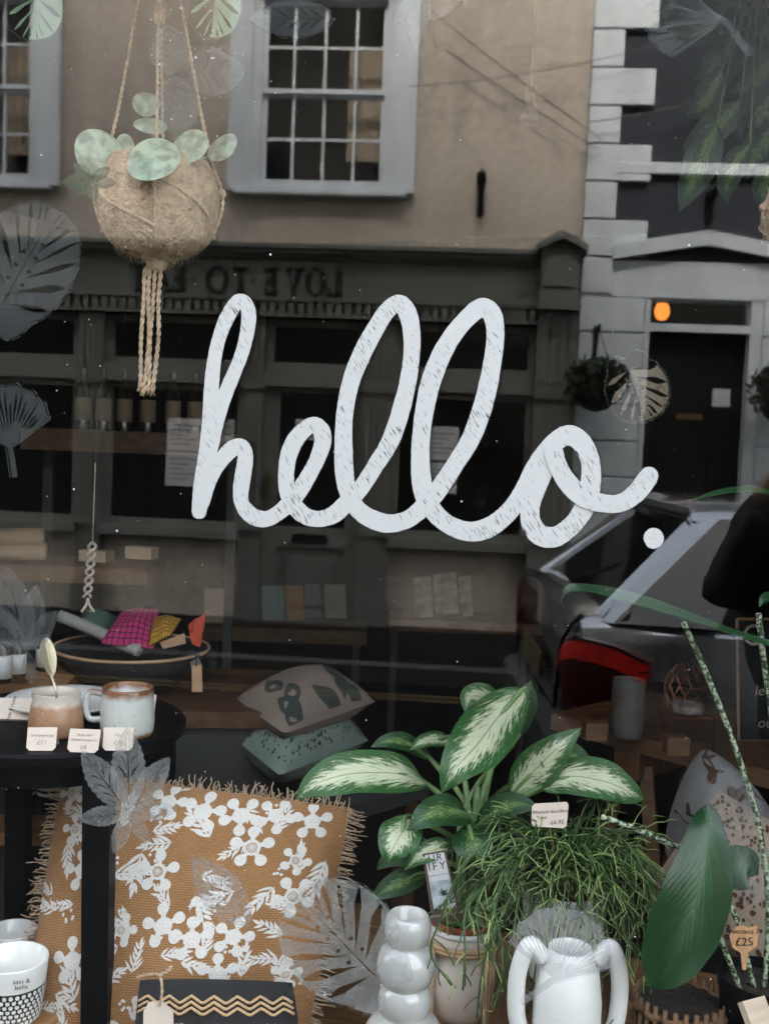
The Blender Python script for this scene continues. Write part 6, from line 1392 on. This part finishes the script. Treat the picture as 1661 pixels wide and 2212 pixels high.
b = MB(); b.lathe((bp_.x, bp_.y, hz2-.012), [(r*.93, -.004), (r*.6, .004), (0, .006)], 30); b.build('soil', m_soil, kp, smooth=True)
wl_ = empty('wooden_price_label', P(1608, 2080, 1.64), 'wooden price label with handwriting in the black pot', 'price label')
wq_ = [(1576, 2024), (1584, 2008), (1600, 2000), (1618, 2006), (1634, 2000), (1640, 2016), (1634, 2046), (1616, 2058), (1612, 2096), (1604, 2096), (1600, 2060), (1582, 2048)]
b = MB(); b.prism([P(x, y, 1.64) for x, y in wq_], (0, 0, 0), tuple(_F*.003)); b.build('label_board', mat('pale_wood', (.46, .25, .12), .6, var=.2, vs_=8, stretch=(20, 20, 1)), wl_)
put_text('handwriting', 'Alocasia 3', P(1608, 2018, 1.638), CX, CY, .0105, m_ink, wl_); put_text('handwriting', '£25', P(1608, 2044, 1.638), CX, CY, .0175, m_ink, wl_)
# wicker basket
wk = P(1470, 2150, 1.78); wr_ = 100*1.78/FPX; wkr = empty('wicker_basket', (wk.x, wk.y, PZ), 'brown woven basket beside the black pot', 'basket'); m_wick = mat('brown_wicker', (.16, .085, .04), .7, var=.35, vs_=25, bump=.3)
b = MB(); b.lathe((wk.x, wk.y, PZ), [(0, .002), (wr_*.85, .002), (wr_*.9, wk.z-PZ-.01), (0, wk.z-PZ-.012)], 30); b.build('basket_lining', m_soil, wkr, smooth='auto')
b = MB(); hk = wk.z-PZ
for row in range(9):
    b.tube([Vector((wk.x+math.cos(a)*(wr_*(.9+.06*row/9)+.005*math.sin(a*14+row*math.pi)), wk.y+math.sin(a)*(wr_*(.9+.06*row/9)+.005*math.sin(a*14+row*math.pi)), PZ+.008+row*hk/8.6)) for a in [k*2*math.pi/84 for k in range(85)]], .0062, 6)
b.build('weave', m_wick, wkr, smooth=True, kind='stuff')
for k in range(28):
    a = k*2*math.pi/28; o = Vector((math.cos(a), math.sin(a), 0)); b = MB(); b.tube([Vector((wk.x, wk.y, PZ+.004))+o*wr_*.90, Vector((wk.x, wk.y, PZ+hk+.004))+o*wr_*.97], .0042, 6); b.build('stake', m_wick, wkr, smooth=True)
b = MB(); xd, yd, _ = frame(28); c = P(1655, 2195, 1.62); tbox(b, c-ZU*.03, xd, (ZU*.8+yd*.6).normalized(), xd.cross((ZU*.8+yd*.6).normalized()), .022, .05, .006); tag(b.build('bleached_wood', mat('bleached_wood', (.50, .40, .30), .7, var=.2, stretch=(1, 1, 9))), 'bleached wooden slat in the bottom right corner', 'wood')

# trestle bench and dim goods at the right
bn = empty('trestle_bench', P(1420, 2000, 2.6), 'rough wooden trestle bench in the dim right of the shop', 'bench')
A_, B_ = P(1190, 1590, 2.85), P(1760, 1672, 2.35); A_.z = B_.z = (A_.z+B_.z)/2; xb = (B_-A_).normalized(); yb = ZU.cross(xb)
for k in range(3):
    b = MB(); tbox(b, (A_+B_)/2+yb*(.07+.15*k), xb, yb, ZU, (B_-A_).length/2, .073, .02); b.build('board', m_wood_d, bn)
for s_ in (.33, .95):
    c = lerp(A_, B_, s_)+yb*.2
    b = MB(); tbox(b, c-ZU*.055, xb, yb, ZU, .035, .2, .033); b.build('trestle_beam', m_wood_d, bn)
    for i, j in ((-1, -1), (1, -1), (1, 1), (-1, 1)):
        b = MB(); b.tube([c-ZU*.06+xb*.03*i+yb*.16*j, Vector((c.x, c.y, .0))+xb*.18*i+yb*.2*j], .022, 4); b.build('leg', m_wood_d, bn)
bt = A_.z+.021
def onb(px, d): return pz(px, bt, d)
m_jar = mat('grey_stoneware', (.06, .058, .054), .6, var=.2, vs_=12)
c = onb(1380, 2.62); r = 36*2.62/FPX; b = MB(); b.lathe(c, [(0, 0), (r*.94, 0), (r, .006), (r*1.0, .13), (r*.97, .135), (r*.92, .13), (r*.9, .02), (0, .015)], 36); tag(b.build('stoneware_jar', m_jar, None, smooth='auto'), 'tall grey stoneware jar on the trestle bench', 'jar')
m_cop = mat('copper', (.22, .08, .045), .35, metal=1)
cs = empty('copper_stand', onb(1500, 2.55), 'thin copper rod stand holding a wire glass lantern on the bench', 'stand'); c = onb(1510, 2.55); xd, yd, _ = frame(4)
for i, j in ((-1, -1), (1, -1), (1, 1), (-1, 1)): b = MB(); b.tube([c+xd*.05*i+yd*.04*j, c+xd*.05*i+yd*.04*j+ZU*.10], .0025, 6); b.build('leg', m_cop, cs)
b = MB(); b.tube([c+xd*.05*i+yd*.04*j+ZU*.075 for i, j in ((-1, -1), (1, -1), (1, 1), (-1, 1), (-1, -1))], .0022, 6); b.build('hoop', m_cop, cs)
ln = empty('wire_lantern', c+ZU*.079, 'round lantern of triangular wire mesh on the copper stand', 'lantern'); b = MB(); lc = c+ZU*.13; q = .055
for row in range(5):
    z0, z1 = -.05+row*.022, -.05+(row+1)*.022; r0, r1 = q*math.sqrt(max(.15, 1-(z0/.07)**2)), q*math.sqrt(max(.15, 1-(z1/.07)**2))
    for k in range(12):
        a0, a1 = (k+.5*(row % 2))*.5236, (k+.5+.5*(row % 2))*.5236; a2 = a0+.5236
        p0, p1, p2 = [lc+Vector((rr*math.cos(a), rr*math.sin(a), zz)) for rr, a, zz in ((r0, a0, z0), (r1, a1, z1), (r0, a2, z0))]; b.tube([p0, p1], .0006, 3); b.tube([p1, p2], .0006, 3); b.tube([p0, p2], .0006, 3)
b.build('wire_mesh', m_cop, ln, kind='stuff'); b = MB(); b.lathe(c+ZU*.08, [(0, 0), (.035, 0), (.038, .004), (.035, .02), (0, .02)], 20); b.build('candle', m_printc, ln, smooth='auto')
cb_ = empty('chalkboard', P(1640, 1640, 2.4), 'small chalkboard leaning at the right edge with a white ring and chalk script', 'sign'); q = [P(1592, 1338, 2.45), P(1700, 1338, 2.38), P(1700, 1600, 2.34), P(1596, 1600, 2.40)]
b = MB(); b.prism(q, (0, 0, 0), tuple(_F*.012)); b.build('board', m_blackp, cb_); b = MB(); b.tube(q+[q[0]], .004, 6); b.build('frame', m_wood_d, cb_)
b = MB(); b.tube([P(1628+20*math.cos(a*.4488), 1372+20*math.sin(a*.4488), 2.40) for a in range(15)], .0035, 6); b.build('chalk_ring', m_printc, cb_, smooth=True); put_text('chalk_script', 'ou', P(1652, 1572, 2.34), CX, CY, .03, m_printc, cb_, shear=.2); put_text('chalk_script', 'le', P(1640, 1502, 2.36), CX, CY, .03, m_printc, cb_, shear=.2)
for k, (x, lb_) in enumerate(((1310, 'small wooden block on the bench left of the grey jar'), (1490, 'small wooden block on the bench before the copper stand'))):
    c = onb(x, 2.58-.1*k); b = MB(); xd, yd, _ = frame(4); tbox(b, c+ZU*.021, xd, yd, ZU, .025, .02, .02); tag(b.build('wooden_block', m_wood_d), lb_, 'block')
# patterned cushions
q3 = empty('animal_cushion', P(1540, 1850, 2.2), 'grey cushion with brown animal shaped print standing on its corner', 'cushion')
_, S3, _ = pillow('cushion_cover', q3, P(1512, 1572, 2.30), P(1720, 1800, 2.20), P(1600, 2010, 2.12), P(1408, 1850, 2.22), .26, mat('grey_cloth', (.15, .145, .145), .95, var=.06), 26, .02, .35)
b = MB(); rq = random.Random(8); m_fox = mat('brown_print', (.05, .02, .009), .9)
for s, t, sc, a in ((.16, .2, .16, .7), (.5, .22, .17, 2.2), (.22, .62, .16, -.4), (.62, .62, .17, 1.0), (.85, .3, .14, 0), (.40, .45, .10, 2.9), (.40, .88, .11, .2)):
    out = [(-1, -.1), (-.7, .25), (-.2, .38), (.3, .3), (.55, .55), (.8, .5), (.95, .2), (.7, .0), (.5, -.1), (.55, -.6), (.4, -.62), (.3, -.15), (-.35, -.1), (-.45, -.6), (-.6, -.6), (-.62, -.1), (-1.2, -.35), (-1.3, -.2)]
    out = [(s+sc*(x*math.cos(a)-y*math.sin(a)), t+sc*(x*math.sin(a)+y*math.cos(a))) for x, y in out]
    flat, tri = tess([out]); b.add([S3(min(.98, max(.02, p.x)), min(.98, max(.02, p.y)), 1, .0035) for p in flat], tri)
b.build('animal_print', m_fox, q3, fix=False, kind='stuff')
q4 = empty('spotted_cushion', P(1560, 2050, 2.0), 'leopard spotted cushion behind the big arrow shaped leaf', 'cushion')
_, S4, _ = pillow('cushion_cover', q4, P(1550, 1700, 2.06), P(1800, 1850, 2.0), P(1720, 2200, 1.95), P(1400, 1905, 2.04), .12, mat('sand_cloth', (.26, .20, .15), .95, var=.06), 22, .03); dots(S4, 'spot_print', q4, m_fox, 9, 330, .010, .019)
# hanging plant at the top right
hp = empty('trailing_plant', P(1600, -80, 1.9), 'dark trailing plant with pale veined pointed leaves at the top right', 'plant'); HD = 1.88
for k, (pts, w) in enumerate((([(1548, 268), (1522, 330), (1492, 400), (1466, 458)], 40), ([(1690, 100), (1650, 150), (1610, 190), (1575, 200)], 44), ([(1560, 30), (1520, 60), (1480, 70), (1440, 60)], 44), ([(1600, 220), (1560, 260), (1510, 300), (1470, 330)], 34), ([(1680, 260), (1650, 310), (1625, 350), (1610, 390)], 42), ([(1500, -40), (1540, -10), (1600, 10), (1640, 40)], 40), ([(1690, 10), (1655, 60), (1630, 110), (1620, 140)], 34), ([(1640, 190), (1610, 240), (1600, 280), (1606, 310)], 30), ([(1680, 330), (1660, 380), (1648, 420), (1650, 450)], 30), ([(1600, 60), (1570, 110), (1535, 150), (1500, 170)], 40), ([(1640, 60), (1600, 100), (1570, 150), (1560, 200)], 38), ([(1700, 170), (1665, 215), (1640, 260), (1630, 300)], 40), ([(1560, 150), (1535, 200), (1510, 235), (1478, 250)], 34), ([(1470, -30), (1450, 10), (1425, 40), (1400, 50)], 30), ([(1620, 310), (1590, 350), (1570, 400), (1568, 440)], 28))):
    ps = [P(x, y, HD+.02*math.sin(k*2.1)+.015*i) for i, (x, y) in enumerate(pts)]; leaf('leaf', ps, w*HD/FPX, m_hang, hp, face=(-_F+_R0*random.uniform(-.4, .4)+ZU*.2), cup=.15, wave=.06, seed=20+k)
    b = MB(); b.tube(spline([ps[0], lerp(ps[0], P(1640, -120, 1.9), .4)+ZU*.02, P(1640, -120, 1.9)], 6), .002, 5); b.build('vine', m_stemg, hp)
c = P(1640, -150, 1.9); b = MB(); b.lathe(c-ZU*.02, [(0, -.1), (.06, -.1), (.08, 0), (.075, .0), (.07, -.02), (0, -.02)], 24); b.build('hanging_planter', m_potc, hp, smooth=True); b = MB(); b.tube([c, Vector((c.x, c.y, 2.955))], .002, 5); b.build('planter_cord', m_jute, hp)
